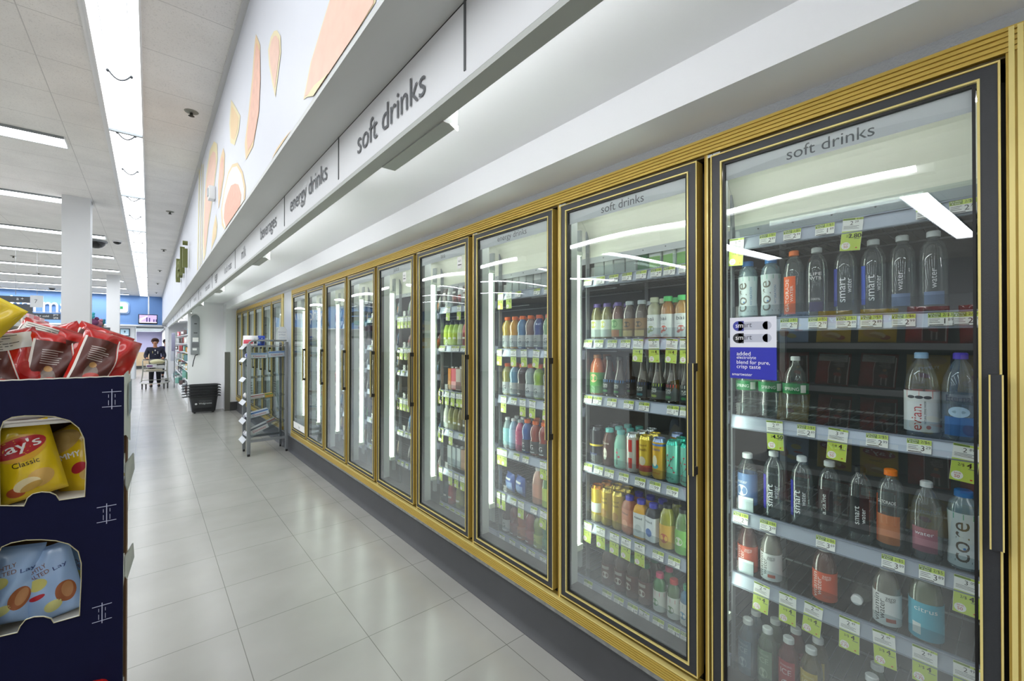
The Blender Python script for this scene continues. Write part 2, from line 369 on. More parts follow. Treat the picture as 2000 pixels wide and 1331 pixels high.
# ------------------------------------------------------------------ mural
MW = {}
def mur(pts, m, n):
    return [(-v.y, max(v.z, 2.4935)-3, n) for v in (atX(p[0], p[1], XM-.004) for p in pts)], m
g = G()
PK = mat('efc4ae', .5, var=.05, vscale=14); PK2 = mat('edb8a0', .5, var=.08, vscale=20); YL = mat('ecdcae', .5); OR = mat('ebcc9c', .5)
def mpoly(pts, m, n=0): P, m = mur(pts, m, n); g.add(P, [tuple(range(len(P)))], m)
def inset(pts, k, off=(0, 0)):
    cx = sum(p[0] for p in pts)/len(pts); cy = sum(p[1] for p in pts)/len(pts)
    return [(cx+(p[0]-cx)*k+off[0], cy+(p[1]-cy)*k+off[1]) for p in pts]
A = [(640, 0), (622, 60), (604, 120), (590, 193), (620, 192), (650, 160), (700, 80), (731, 0), (735, -60), (660, -60)]
mpoly(A, YL); mpoly(inset(A, .95), PK, .001); mpoly([(597, 188), (612, 165), (640, 148), (668, 132), (655, 152), (628, 185), (610, 190)], YL, .002)
B = [(497, 64), (505, 85), (506, 150), (503, 220), (492, 285), (478, 312), (476, 280), (483, 220), (490, 150), (494, 90)]
mpoly(B, OR); mpoly(inset(B, .86, (2, 0)), PK2, .001)
Cc = [(538, 56), (545, 68), (546, 100), (541, 140), (535, 188), (529, 160), (523, 125), (521, 95), (526, 70), (532, 58)]
mpoly(Cc, YL); mpoly(inset(Cc, .78), PK, .001)
D = [(449, 193), (458, 208), (467, 225), (464, 255), (456, 283), (448, 278), (446, 240)]
mpoly(D, YL); mpoly(inset(D, .75), OR, .001)
E = [(567, 262), (550, 272), (538, 290), (528, 318), (545, 305), (566, 280), (590, 250)]
mpoly(E, OR); mpoly(inset(E, .85, (2, 0)), PK2, .001)
H = [(416, 275), (422, 280), (423, 310), (415, 380), (406, 440), (400, 498), (396, 520), (395, 470), (397, 400), (401, 340), (408, 292)]
mpoly(H, YL); mpoly(inset(H, .82), PK, .001)
I = [(434, 288), (437, 300), (436, 340), (430, 380), (425, 408), (424, 360), (428, 310)]
mpoly(I, OR); mpoly(inset(I, .7), PK2, .001)
J = [(462, 317), (472, 335), (478, 365), (477, 395), (468, 418), (450, 448), (437, 462), (432, 440), (430, 410), (436, 370), (444, 335), (452, 320)]
mpoly(J, OR); mpoly(inset(J, .9), mat('f6f0dc', .5), .001)
K = [(458, 358), (464, 360), (470, 380), (468, 402), (455, 430), (440, 450), (436, 425), (438, 400), (444, 378), (450, 362)]
mpoly(K, mat('e9ab92', .5, var=.1, vscale=30), .002)
Lp = [(420, 418), (423, 440), (421, 462), (411, 490), (414, 450)]
mpoly(Lp, YL); mpoly(inset(Lp, .7), OR, .001)
for x0, w_ in ((384, 2), (388.5, 1.5), (392, 1)):
    mpoly([(x0+3, 322), (x0+3+w_, 318), (x0+w_, 545), (x0, 548)], mat('d9cf9f', .5), .0)
o = g.build('mural_print', None, (XM-.002, 0, 3), MX, smooth=False)
tag(o, 'pale citrus slice mural print on the white wall above the coolers', 'mural')
# alarm strobe
v = atX(419, 366, XM); root = empty('alarm_strobe', (XM-.001, v.y, v.z-.06), 'white fire alarm strobe fixed on the citrus mural', 'alarm')
G().box(-.05, 0, -.05, .05, -.06, .06, CARD, b=.008).build('housing', root)
G().box(-.056, -.05, -.03, .03, -.03, .04, mat('b9c2c6', .2)).build('strobe_lens', root)
# olive dimensional letters (word seen almost edge-on)
OLV = mat('8c9152', .5, .1)
for i, (ch, px) in enumerate(zip('deli', (353.5, 358.5, 363, 369))):
    v = atX(px, 480, XM)
    hh = [1.0, .85, .9, 1.0][i]
    g = G(); ver, f, x0, x1, y0, y1 = tgeo(ch); s_ = .62
    vv = [((p[0]-(x0+x1)/2)*s_, p[1]*s_, 0) for p in ver]
    n_ = len(vv); g.add([(a, b, .06) for a, b, c in vv], f, OLV)
    me = bpy.data.meshes.new('x'); me.from_pydata(vv, [], f); bm = bmesh.new(); bm.from_mesh(me); bm.edges.ensure_lookup_table()
    for e in bm.edges:
        if len(e.link_faces) == 1:
            a, b = e.verts[0].co, e.verts[1].co
            g.add([(a.x, a.y, 0), (b.x, b.y, 0), (b.x, b.y, .06), (a.x, a.y, .06)], [(0, 1, 2, 3)], mat('6c713c', .5))
    bm.free(); bpy.data.meshes.remove(me)
    o = g.build('wall_letter', None, (XM-.02, v.y, 2.72), MX, smooth=False)
    tag(o, f'raised olive green letter {ch} standing off the white wall past the mural', 'letter', 'olive wall letters')

# ------------------------------------------------------------------ cooler shell
W = .76; Y0 = -.003
def bank(y0, n, i):
    y1 = y0+W*n; g = G()
    # grooved gold surround
    def grooves(x, z0, z1, ya, yb):
        k = 5; st = (z1-z0)/k; P = []
        for j in range(k): P += [(x, z0+j*st), (x, z0+j*st+st*.62), (x+.006, z0+j*st+st*.72), (x+.006, z0+(j+1)*st-.0005)]
        P += [(x+.06, z1), (x+.06, z0)]; g.prismY(P, ya, yb, GOLD)
    grooves(1.585, 2.302, 2.367, y0-.05, y1+.02); grooves(1.578, .247, .300, y0-.05, y1+.02)
    g.box(1.578, 1.60, y0-.05, y1+.02, .300, .306, GOLDL)
    for a, b in ((y0-.035, y0+.0215), (y1-.006, y1+.022)):
        for j in range(4):
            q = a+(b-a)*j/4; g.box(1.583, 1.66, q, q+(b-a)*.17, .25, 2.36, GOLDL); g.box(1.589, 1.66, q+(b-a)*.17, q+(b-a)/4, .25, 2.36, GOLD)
    struct(g.build('trim_%d' % (20+i)))
    g = G()
    for k in range(1, n):
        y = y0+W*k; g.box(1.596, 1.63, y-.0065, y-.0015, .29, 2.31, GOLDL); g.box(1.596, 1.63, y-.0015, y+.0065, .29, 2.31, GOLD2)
    for k in range(0, n+1):
        y = y0+W*k; g.box(1.632, 1.645, y-.034, y+.034, .29, 2.31, BLK); g.box(1.645, 1.70, y-.034, y+.034, .29, 2.31, mat('c2c8c4', .5))
    g.box(1.632, 1.70, y0, y1, 2.25, 2.33, BLK); g.box(1.632, 1.70, y0, y1, .27, .36, BLK)
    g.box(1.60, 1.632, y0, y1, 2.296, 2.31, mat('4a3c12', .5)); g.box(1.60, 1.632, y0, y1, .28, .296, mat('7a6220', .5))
    struct(g.build('trim_%d' % (24+i)))
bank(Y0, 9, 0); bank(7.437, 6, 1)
INT = mat('9fa6a4', .6); INTD = mat('5b605f', .6)
slab('wall_cooler_back', 2.72, 2.80, -.6, 7.2, .1, 2.4, mat('474b4b', .7)); slab('floor_cooler', 1.66, 2.8, -.6, 12.1, .1, .2, INTD)
slab('ceiling_cooler', 1.66, 2.8, -.6, 12.1, 2.34, 2.40, INT)
slab('wall_cooler_near', 1.66, 2.8, -.62, -.55, .1, 2.4, INT); slab('wall_cooler_mid', 1.70, 2.8, 6.95, 7.35, .1, 2.4, mat('dfe3e2', .5))
slab('wall_cooler_back_white', 1.95, 2.0, 7.36, 11.99, .21, 2.33, mat('eceff0', .5))
slab('wall_cooler_far', 1.66, 2.8, 12.0, 12.1, .1, 2.4, INT)

# ------------------------------------------------------------------ doors
DZ0, DZ1 = .330, 2.288
BAY = ['door with blue sticker', 'soft drinks door beside energy drinks', 'energy drinks door', 'tea door', 'juice door',
       'door beside juice door', 'second door past juice door', 'third door past juice door', 'door beside snack rack']
HDR = ['soft drinks', 'soft drinks', 'energy drinks', 'tea', 'juice', '', '', '', '']
def ring(g, y0, y1, z0, z1, t, x0, x1, m):
    g.box(x0, x1, y0, y0+t, z0, z1, m).box(x0, x1, y1-t, y1, z0, z1, m).box(x0, x1, y0+t, y1-t, z0, z0+t, m).box(x0, x1, y0+t, y1-t, z1-t, z1, m)
a, b = .030, .737
g = G(); ring(g, a+.004, b-.004, DZ0+.004, DZ1-.004, .030, 1.585, 1.628, BLACK)
FRAME = g.mesh('frame')
g = G(); ring(g, a, b, DZ0, DZ1, .0045, 1.5825, 1.63, GOLD); ring(g, a, b, DZ0, DZ1, .0035, 1.5815, 1.5825, GOLDL)
OUT = g.mesh('outer_trim')
g = G(); ring(g, a+.034, b-.034, DZ0+.030, DZ1-.030, .005, 1.5815, 1.592, GOLDL); ring(g, a+.042, b-.042, DZ0+.038, DZ1-.038, .006, 1.588, 1.60, BLK)
BEAD = g.mesh('glazing_bead')
gy0, gy1, gz0, gz1 = a+.042, b-.042, DZ0+.038, DZ1-.038
def sag(y, z): u = (y-gy0)/(gy1-gy0)*2-1; v = (z-gz0)/(gz1-gz0)*2-1; return .0045*(1-u*u)*(1-v**4)
def hazed_glass_mat():
    """cooler glass: clear and reflective with pale diffuse haze mixed in, stronger towards the bottom"""
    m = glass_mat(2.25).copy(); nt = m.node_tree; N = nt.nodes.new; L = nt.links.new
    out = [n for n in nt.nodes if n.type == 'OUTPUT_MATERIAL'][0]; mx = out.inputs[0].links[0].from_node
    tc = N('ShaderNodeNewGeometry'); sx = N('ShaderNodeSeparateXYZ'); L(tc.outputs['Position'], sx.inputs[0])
    mr = N('ShaderNodeMapRange'); mr.inputs[1].default_value = .35; mr.inputs[2].default_value = 1.15; mr.inputs[3].default_value = .17; mr.inputs[4].default_value = .006; L(sx.outputs[2], mr.inputs[0])  # share of diffuse haze, rising towards the bottom of the pane
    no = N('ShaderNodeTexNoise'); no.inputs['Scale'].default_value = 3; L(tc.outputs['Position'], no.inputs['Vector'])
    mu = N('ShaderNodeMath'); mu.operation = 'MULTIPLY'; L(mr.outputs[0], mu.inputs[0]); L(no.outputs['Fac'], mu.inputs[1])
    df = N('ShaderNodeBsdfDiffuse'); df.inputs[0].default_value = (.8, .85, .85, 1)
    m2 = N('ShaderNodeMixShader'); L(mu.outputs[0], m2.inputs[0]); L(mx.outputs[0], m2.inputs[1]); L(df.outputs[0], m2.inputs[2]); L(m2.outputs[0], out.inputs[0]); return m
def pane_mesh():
    g = G(); nx, ny = 16, 30; GM = hazed_glass_mat()
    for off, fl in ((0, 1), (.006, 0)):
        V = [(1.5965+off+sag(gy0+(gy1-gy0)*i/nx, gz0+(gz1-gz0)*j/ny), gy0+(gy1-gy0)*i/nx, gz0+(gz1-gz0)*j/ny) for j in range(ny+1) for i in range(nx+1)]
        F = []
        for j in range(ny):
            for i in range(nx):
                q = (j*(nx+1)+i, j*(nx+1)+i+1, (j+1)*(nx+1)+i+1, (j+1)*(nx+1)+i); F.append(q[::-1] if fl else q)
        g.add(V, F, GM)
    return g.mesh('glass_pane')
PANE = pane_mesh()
g = G(); g.box(1.548, 1.562, a-.002, a+.020, 1.100, 1.52, BLACK); g.box(1.546, 1.549, a-.003, a, 1.10, 1.52, GOLDL); g.box(1.546, 1.549, a+.018, a+.021, 1.10, 1.52, GOLDL)
HANDLE = g.mesh('handle')
HBR = [G().box(1.56, 1.584, a-.002, a+.020, z, z+.03, BLACK).mesh('handle_bracket') for z in (1.10, 1.49)]
g = G(); g.box(1.598, 1.622, b-.045, b+.012, 2.288, 2.296, STEEL); g.box(1.592, 1.60, b-.03, b-.004, 2.287, 2.298, CHROME); g.box(1.592, 1.60, b-.001, b+.015, 2.287, 2.298, CHROME)
HING = g.mesh('hinge')
g = G(); g.box(1.598, 1.612, b-.05, b+.0, .318, .33, STEEL); HING2 = g.mesh('hinge')
HWM = bpy.data.materials.new('m_header'); HWM.use_nodes = True; _n = HWM.node_tree; _n.nodes.clear()
_o = _n.nodes.new('ShaderNodeOutputMaterial'); _d = _n.nodes.new('ShaderNodeBsdfDiffuse'); _t = _n.nodes.new('ShaderNodeBsdfTranslucent'); _x = _n.nodes.new('ShaderNodeMixShader')
_d.inputs[0].default_value = lin('f4f4f8'); _t.inputs[0].default_value = lin('f4f4f8'); _x.inputs[0].default_value = .6
_n.links.new(_d.outputs[0], _x.inputs[1]); _n.links.new(_t.outputs[0], _x.inputs[2]); _n.links.new(_x.outputs[0], _o.inputs[0])
def header(t):
    g = G(); HW = HWM
    g.box(1.6035, 1.6045, gy0, gy1, 2.188, gz1, HW)
    if t: g.text(t, -(gy0+gy1)/2, 2.218, SIGNTX, wd={'soft drinks': .225, 'energy drinks': .26}.get(t, .021*len(t)), n=0, fn=lambda u, v, n: (1.6032, -u, v))
    return g.mesh('header_strip', False)
HM = {}
def door(y, t, label, handle=True):
    root = empty('cooler_door', (0, y, 0), label, 'cooler door', 'glass cooler doors')
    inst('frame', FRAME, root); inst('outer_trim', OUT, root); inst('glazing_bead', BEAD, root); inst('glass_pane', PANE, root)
    hd = inst('handle', HANDLE, root); [inst('handle_bracket', q, hd) for q in HBR]; inst('hinge', HING, root); inst('hinge', HING2, root)
    if t not in HM: HM[t] = header(t)
    inst('header_strip', HM[t], root); return root
DL = ['tall glass cooler door headed soft drinks with blue sticker', 'glass cooler door headed soft drinks, beside the energy drinks door', 'glass cooler door headed energy drinks',
      'glass cooler door headed tea', 'glass cooler door headed juice', 'glass cooler door with blank header beside the juice door', 'second glass cooler door past the juice door',
      'third glass cooler door past the juice door', 'glass cooler door beside the grey snack rack']
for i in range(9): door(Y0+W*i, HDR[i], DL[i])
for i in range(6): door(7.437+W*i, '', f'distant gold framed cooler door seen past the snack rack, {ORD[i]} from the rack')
# stickers on the first door
g = G(); SB = mat('2a2fa0', .4); SW = mat('dfe0ea', .4)
g.rect(-.075, .075, -.12, -.01, SB); g.rect(-.075, .075, -.01, .095, SW)
g.text('added', -.052, -.032, CARD, ht=.0135, left=True); g.text('electrolyte', -.052, -.047, CARD, ht=.0135, left=True)
g.text('blend for pure,', -.052, -.064, CARD, ht=.0165, left=True); g.text('crisp taste', -.052, -.080, CARD, ht=.0165, left=True); g.text('smartwater', -.068, -.106, CARD, ht=.008, left=True)
for yy, dk in ((.065, '3a3f95'), (.022, '2a2b30')):
    g.rect(-.048, .048, yy-.014, yy+.014, mat('b9bcc9', .3), .0002); g.ell(.046, yy, .014, .014, mat('b9bcc9', .3), .0002)
    g.ell(-.046, yy, .019, .0175, mat(dk, .4), .0003); g.rect(-.046, -.028, yy-.0175, yy+.0175, mat(dk, .4), .0003); g.text('sm', -.043, yy, CARD, ht=.011, n=.0006); g.text('art', -.016, yy+.002, mat('4a4c58', .4), ht=.014, n=.0006)
v = atX(1469, 680, 1.592)
o = g.build('door_sticker', None, (1.5945, v.y, v.z+.012), MX, smooth=False); tag(o, 'blue and white water advertising sticker on the soft drinks door glass', 'sticker')
for i, (px, py) in enumerate(((898, 513), (790, 541))):
    v = atX(px, py, 1.596); g = G(); g.rect(-.03, .03, -.04, .04, CARD); g.text('NO', 0, .01, INK, wd=.03); g.rect(-.02, .02, -.018, -.012, INK, .0003)
    o = g.build('paper_notice', None, (1.5945, v.y, v.z), MX, smooth=False); tag(o, 'small white paper notice stuck on the ' + ['tea', 'juice'][i] + ' door glass', 'notice')
v = atX(585, 833, 1.6); g = G(); g.rect(-.30, .30, -.045, .045, CARD); g.text('ice', 0, 0, SIGNTX, ht=.04)
o = g.build('door_sticker', None, (1.5945, Y0+W*8+.383, .425), MX, smooth=False); tag(o, 'white strip sticker low on the glass door beside the snack rack', 'sticker')

# ------------------------------------------------------------------ cooler interior: tubes, baffles, shelves with price tags
TUBE = G().box(1.736, 1.75, -.028, .028, .53, 2.06, mat('f6fff2', .5, emit=E_TUBE), b=.005).mesh('lamp_lens')
TCAP = G().box(1.722, 1.765, -.034, .034, .50, .53, mat('c9d0c4', .5)).box(1.722, 1.765, -.034, .034, 2.06, 2.08, mat('c9d0c4', .5)).box(1.758, 1.775, -.02, .02, .4, 2.2, INT).mesh('lamp_fitting')
for i in range(1, 9):
    root = empty('cooler_light', (0, Y0+W*i+.018, 0), 'vertical white tube light behind gold post between ' + BAY[i-1].replace('soft drinks door beside energy drinks', 'two soft drinks doors') .replace('door with blue sticker', 'sticker door') + ' and next', 'light', 'tube lights inside the coolers')
    inst('lamp_lens', TUBE, root); inst('lamp_fitting', TCAP, root)
root = empty('cooler_light', (0, Y0+W*9-.025, 0), 'vertical white tube light at the end of cooler beside rack', 'light', 'tube lights inside the coolers'); inst('lamp_lens', TUBE, root); inst('lamp_fitting', TCAP, root)
for i in range(0, 6):
    root = empty('cooler_light', (0, 7.437+W*i+.018, 0), f'vertical tube light inside the distant cooler past rack, {ORD[i]} from rack', 'light', 'tube lights inside the distant cooler'); inst('lamp_lens', TUBE, root); inst('lamp_fitting', TCAP, root)
CREAM = mat('e9ead9', .4)
g = G()
for j in range(10):
    t0, t1 = j/10, (j+1)/10
    X = lambda t: 1.735+.11*math.sin(t*1.57); Z = lambda t: 2.262-.19*(1-math.cos(t*1.57))-.01*t
    g.add([(X(t0), .0005, Z(t0)), (X(t0), .7595, Z(t0)), (X(t1), .7595, Z(t1)), (X(t1), .0005, Z(t1))], [(0, 1, 2, 3)], CREAM)
g.box(1.845, 1.849, .0005, .7595, 2.03, 2.064, mat('b3b7b9', .4))
BAF = g.mesh('baffle_panel')
g = G()
for j in range(6): g.lathe([(.003, 0), (.003, .002)], DKG, 6, c=(1.842, .07+.12*j, 2.05), ax='x')
BSC = g.mesh('screw_row')
TLIT = G().box(1.682, 1.696, .05, .71, 2.245, 2.258, mat('ffffff', .5, emit=22)).mesh('lamp_strip')
for i in range(9):
    o = inst('air_baffle', BAF, None, (0, Y0+W*i, 0)); tag(o, 'curved cream air baffle at the top inside the ' + BAY[i], 'baffle', 'air baffles'); inst('screw_row', BSC, o)
    inst('lamp_strip', TLIT, o)
XS = 1.80
RAILM = mat('aeb6c6', .35, .3); WIRE = mat('8d9396', .35, .6); FEN = glass_mat(1.35, (.86, .89, .90))
g = G()
for j in range(22): g.tube([(XS+.01, .03+.033*j, -.004), (XS+.58, .03+.033*j, .0)], .0016, WIRE, 4)
for x in (XS+.02, XS+.3, XS+.56): g.box(x, x+.006, .01, .75, -.012, -.005, WIRE)
DECK = g.mesh('wire_deck')
g = G(); g.add([(XS+.004, .005, 0), (XS+.004, .755, 0), (XS-.006, .755, -.046), (XS-.006, .005, -.046), (XS+.012, .005, 0), (XS+.012, .755, 0), (XS+.004, .755, -.050), (XS+.004, .005, -.050)],
               [(0, 3, 2, 1), (4, 5, 6, 7), (0, 1, 5, 4), (3, 7, 6, 2), (0, 4, 7, 3), (1, 2, 6, 5)], RAILM); g.box(XS-.009, XS+.0, .005, .755, -.050, -.046, mat('7f8794', .4)); g.box(XS-.002, XS+.014, .005, .755, -.001, .003, mat('8d94a6', .3))
RAIL = g.mesh('price_rail')
g = G(); g.box(XS+.004, XS+.0065, .008, .752, .003, .052, FEN); FENCE = g.mesh('front_fence')
GREEN = LIME
_tags = {}
def tagmesh(kind, a, c, p):
    k = (kind, a, c, p)
    if k in _tags: return _tags[k]
    g = G(); w = .0275
    if kind == 's':
        g.box(-w, w, -.040, 0, -.0008, 0, CARD); g.rect(-w, w, -.015, -.0005, GREEN, .0003); g.rect(-w+.001, 0, -.0135, -.0015, DOLV, .0005)
        g.text('Buy More', -.5*w, -.005, CARD, wd=.022, n=.0008); g.text('& Save', -.5*w, -.010, CARD, wd=.017, n=.0008)
        g.text('2/$'+p, .5*w, -.0075, INK, ht=.0095, n=.0008)
        g.text(a, .30*w, -.026, INK, ht=.0155, n=.0006); g.text(c, .74*w, -.022, INK, ht=.008, n=.0006)
        for j in range(3): g.rect(-w+.003, -.002-.004*(j % 2), -.0205-.005*j, -.019-.005*j, SIGNTX, .0005)
        g.rect(-w+.003, .006, -.0385, -.0365, INK, .0005)
    else:
        g.box(-w, w, -.108, 0, -.0008, 0, CARD); g.rect(-w, w, -.007, -.0005, GREEN, .0003); g.rect(-w+.001, .2*w, -.0065, -.001, DOLV, .0005)
        g.text('$'+p, .6*w, -.004, INK, ht=.005, n=.0008)
        g.text(a, -.1*w, -.0165, INK, ht=.013, n=.0006); g.text(c, .38*w, -.013, INK, ht=.007, n=.0006)
        for j in range(3): g.rect(-w+.004, w-.010-.005*(j % 2), -.0275-.004*j, -.0262-.004*j, SIGNTX, .0005)
        g.rect(-w+.0005, w-.0005, -.108, -.043, GREEN, .0004)
        g.text('2/$' if kind == 'l' else '3/$', -.25*w, -.060, INK, ht=.009, n=.0008); g.text(p, .35*w, -.059, INK, ht=.014, n=.0008, bold=.0006)
        g.ell(-.45*w, -.092, .0125, .0125, CARD, .0006, k=14); g.text('SAVE', -.45*w, -.086, RED, wd=.014, n=.0009); g.text({'l': '50', 'm': '2.75'}[kind], -.45*w, -.095, RED, ht=.0085, n=.0009)
        g.rect(.3*w, .85*w, -.070, -.068, SIGNTX, .0007); g.ell(.6*w, -.099, .003, .002, RED, .0008, k=8)
    _tags[k] = g.mesh('price_tag', False); return _tags[k]
MXT = MX @ Matrix.Rotation(math.radians(-12), 4, 'X')
def px2y(px, X): return X*((FP/math.cos(TH)**2)/(px-291)-math.tan(TH))
SHN = ['top shelf', 'second shelf', 'third shelf', 'fourth shelf', 'fifth shelf', 'bottom shelf']
def shelf(bay, k, z, tags, y0=None, labelx=None, tx=XS):
    y = Y0+W*bay if y0 is None else y0
    root = empty('cooler_shelf', (0, y, z), labelx or f'wire shelf with silver price rail, {SHN[k]} behind the {BAY[bay]}', 'shelf', 'cooler shelves')
    inst('wire_deck', DECK, root); rl = inst('price_rail', RAIL, root); inst('front_fence', FENCE, root)
    for t in tags:
        kind, px = t[0], t[1]; yy = px2y(px, XS-.006)-y
        if not .03 < yy < .735: yy = min(.733, max(.03, yy))
        a, c, p = R.choice((('2', '79', '4'), ('2', '89', '5'), ('3', '29', '6'), ('2', '99', '5'), ('2', '49', '4'), ('1', '89', '3'))) if len(t) < 5 else t[2:5]
        tl = 0 if kind == 's' else math.radians(R.uniform(-6, 3))
        inst('price_tag', tagmesh(kind, a, c, p), rl, (XS-.0045 if kind == 's' else XS-.008, yy, -.003 if kind == 's' else -.001), (MXT if kind == 's' else MX) @ Matrix.Rotation(tl, 4, 'Z'))
    return root
UP = G().box(1.81, 1.835, -.0035, .0035, .2, 2.2, GREYP).box(2.392, 2.415, -.012, .012, .2, 2.2, GREYP).mesh('shelf_upright')
for i in range(10):
    o = inst('shelf_upright', UP, None, (0, Y0+W*i, 0)); tag(o, f'grey slotted shelf upright pair behind the {ORD[i]} gold post of the cooler run', 'upright', 'shelf uprights')
# ------------------------------------------------------------------ drinks
BT = {  # profile, cap (r,z0,z1), label (z0,z1), square power
 'water': ([(.028, 0), (.0345, .006), (.0345, .16), (.032, .19), (.024, .212), (.0145, .222), (.013, .235)], (.0165, .230, .249), (.03, .13), 0),
 'hourglass': ([(.028, 0), (.034, .006), (.0345, .03), (.031, .07), (.033, .13), (.0345, .17), (.031, .195), (.0195, .208), (.0185, .214)], (.0205, .212, .232), (.012, .168), 0),
 'sport': ([(.028, 0), (.0355, .008), (.0355, .085), (.0325, .10), (.0365, .122), (.037, .148), (.030, .172), (.0185, .186), (.018, .192)], (.021, .190, .212), (.012, .088), 0),
 'litre': ([(.034, 0), (.041, .01), (.041, .15), (.037, .185), (.024, .222), (.0135, .236), (.0125, .248)], (.0165, .240, .259), (.015, .14), 0),
 'vitamin': ([(.029, 0), (.036, .006), (.036, .112), (.0345, .128), (.030, .150), (.020, .170), (.016, .178)], (.0195, .176, .194), (.008, .108), 0),
 'slim': ([(.027, 0), (.0315, .006), (.0315, .125), (.028, .15), (.016, .176), (.0135, .184)], (.0165, .182, .200), (.02, .13), 0),
 'round': ([(.029, 0), (.034, .005), (.034, .130), (.030, .152), (.0175, .168), (.017, .174)], (.0205, .172, .196), (.006, .112), 0),
 'flare': ([(.027, 0), (.033, .008), (.0305, .06), (.028, .095), (.020, .125), (.0145, .155), (.0135, .185)], (.0165, .183, .203), (.012, .085), 0),
 'ribbed': ([(.033, 0), (.041, .008), (.039, .03), (.041, .05), (.038, .09), (.041, .10), (.041, .14), (.036, .175), (.018, .205), (.0125, .215), (.0125, .225)], (.0155, .222, .238), (.10, .138), 0),
 'square': ([(.027, 0), (.0295, .006), (.0295, .115), (.024, .138), (.0165, .146), (.016, .150)], (.0195, .149, .168), (.01, .112), 5),
 'tea': ([(.029, 0), (.034, .006), (.0335, .12), (.026, .152), (.0185, .165), (.018, .17)], (.0205, .168, .188), (.01, .10), 0),
 'jug': ([(.04, 0), (.055, .008), (.055, .14), (.045, .19), (.025, .225), (.018, .235)], (.022, .232, .252), (.03, .12), 4),
}
def rad(prof, z):
    for (r0, z0), (r1, z1) in zip(prof, prof[1:]):
        if z0 <= z <= z1: return r0+(r1-r0)*(z-z0)/max(1e-6, z1-z0)
    return prof[-1][0]
_B = {}
def bottle(kind, col, opac, capc, labc, art, scale=1.0):
    """returns dict of meshes; art: list of ('t',text,x,y,w,h,col,vertical) / ('e',x,y,rx,ry,col) / ('r',x0,x1,y0,y1,col) on the label"""
    k = (kind, str(col), opac, str(capc), str(labc), str(art), scale)
    if k in _B: return _B[k]
    prof, cap, lb, sq = BT[kind]; P = [(r*scale, z*scale) for r, z in prof]; out = {}
    body = tmat(col, opac, .62) if opac < .9 else mat(col, .3)
    g = G(); g.lathe(P+[(0, P[-1][1])], body, 18, sq=sq); g.m = [body]; out['bottle'] = g.mesh('bottle')
    if capc:
        g = G(); r, z0, z1 = [q*scale for q in cap]; cm = mat(capc, .45)
        g.lathe([(r, z0), (r, z1-.003), (r-.003, z1), (0, z1)], cm, 16); out['cap'] = g.mesh('cap')
    if labc is not None:
        g = G(); z0, z1 = lb[0]*scale, lb[1]*scale
        def fn(u, v, n):
            r = rad(P, v)+.0006+n
            if sq: a = u/r; kk = 1/((abs(math.cos(a))**sq+abs(math.sin(a))**sq)**(1/sq)); return (-r*kk*math.cos(a), -r*kk*math.sin(a), v)
            return (-r*math.cos(u/r), -r*math.sin(u/r), v)
        r0 = P[2][0]
        if labc: g.rect(-math.pi*r0*.999, math.pi*r0*.999, z0, z1, mat(labc, .45), nx=28, ny=6, fn=fn)
        for t in art:
            if t[0] == 't':
                _, s_, x, y, ww, hh, cc, vt = t
                g.text(s_, x*scale, y*scale, mat(cc, .45), wd=ww*scale, ht=hh*scale, n=.0004, rot=math.pi/2 if vt else 0, fn=fn, bold=0)
            elif t[0] == 'e': g.ell(t[1]*scale, t[2]*scale, t[3]*scale, t[4]*scale, mat(t[5], .45), .0003, fn=fn, k=16)
            else: g.rect(t[1]*scale, t[2]*scale, t[3]*scale, t[4]*scale, mat(t[5], .45), .0002+(t[6] if len(t) > 6 else 0), nx=8, ny=3, fn=fn)
        if g.V: out['label'] = g.mesh('label')
    _B[k] = out; return out
used_labels = {}
def lab(desc, order, back, sh, bay):
    s = f"{desc}{' in back row' if back else ''}, {ORD[order]} from handle, {SHN[sh]}, {BAY[bay]}"
    n = len(s.replace(',', ' ').split())
    if n > 16: s = f"{desc}{', back row' if back else ''}, {ORD[order]} from handle, {SHN[sh]}, {BAY[bay].replace('soft drinks door beside energy drinks', 'smaller soft drinks door')}"
    n = len(s.replace(',', ' ').split())
    assert n <= 16, (n, s)
    return s
def put(parts, loc, rz, label, cat, name, group, tilt=None, parent=None):
    ks = list(parts); o = inst(name, parts[ks[0]]); o.rotation_euler = (tilt or (0, 0, 0)) if tilt else (0, 0, rz); o.location = loc
    tag(o, label, cat, group)
    for k in ks[1:]: inst(k, parts[k], o)
    return o
SH = {}   # (bay, shelf) -> z
def rw(parts):
    me = parts[list(parts)[0]]; return max(abs(v.co.y) for v in me.vertices)*(1.0 if len(me.vertices) > 40 and 'carton' not in me.name else 1.08)
def row(bay, k, items, xo=.050, back=0):
    """items: list of (px, parts, desc, name) far to near; order counted from handle (near) side"""
    z = SH[(bay, k)]; n = len(items); ys = [px2y(it[0], XS+xo) for it in items]
    lo, hi = Y0+W*bay+.045, Y0+W*(bay+1)-.045
    gaps = [max(rw(items[q][1]), .03)+max(rw(items[q+1][1]), .03)+.003 for q in range(n-1)]
    for _ in range(60):
        for q in range(n-1):
            d = gaps[q]-(ys[q]-ys[q+1])
            if d > 0: ys[q] += d/2; ys[q+1] -= d/2
        ys = [min(hi, max(lo, v)) for v in ys]
    for i, (px, parts, desc, name) in enumerate(items):
        X = XS+xo; y = ys[i]
        for bk in range(back+1):
            yy = y
            if bk and R.random() < .12: continue
            put(parts, (X+bk*.082, yy, z+.0035), math.radians(R.uniform(-16, 10)), lab(desc, n-1-i, bk, k, bay), 'bottle' if 'bottle' in name else name.split('_')[-1], name, f'{name.replace("_", " ")}s on {SHN[k]}, {BAY[bay]}')
def B(*a, **k): return bottle(*a, **k)
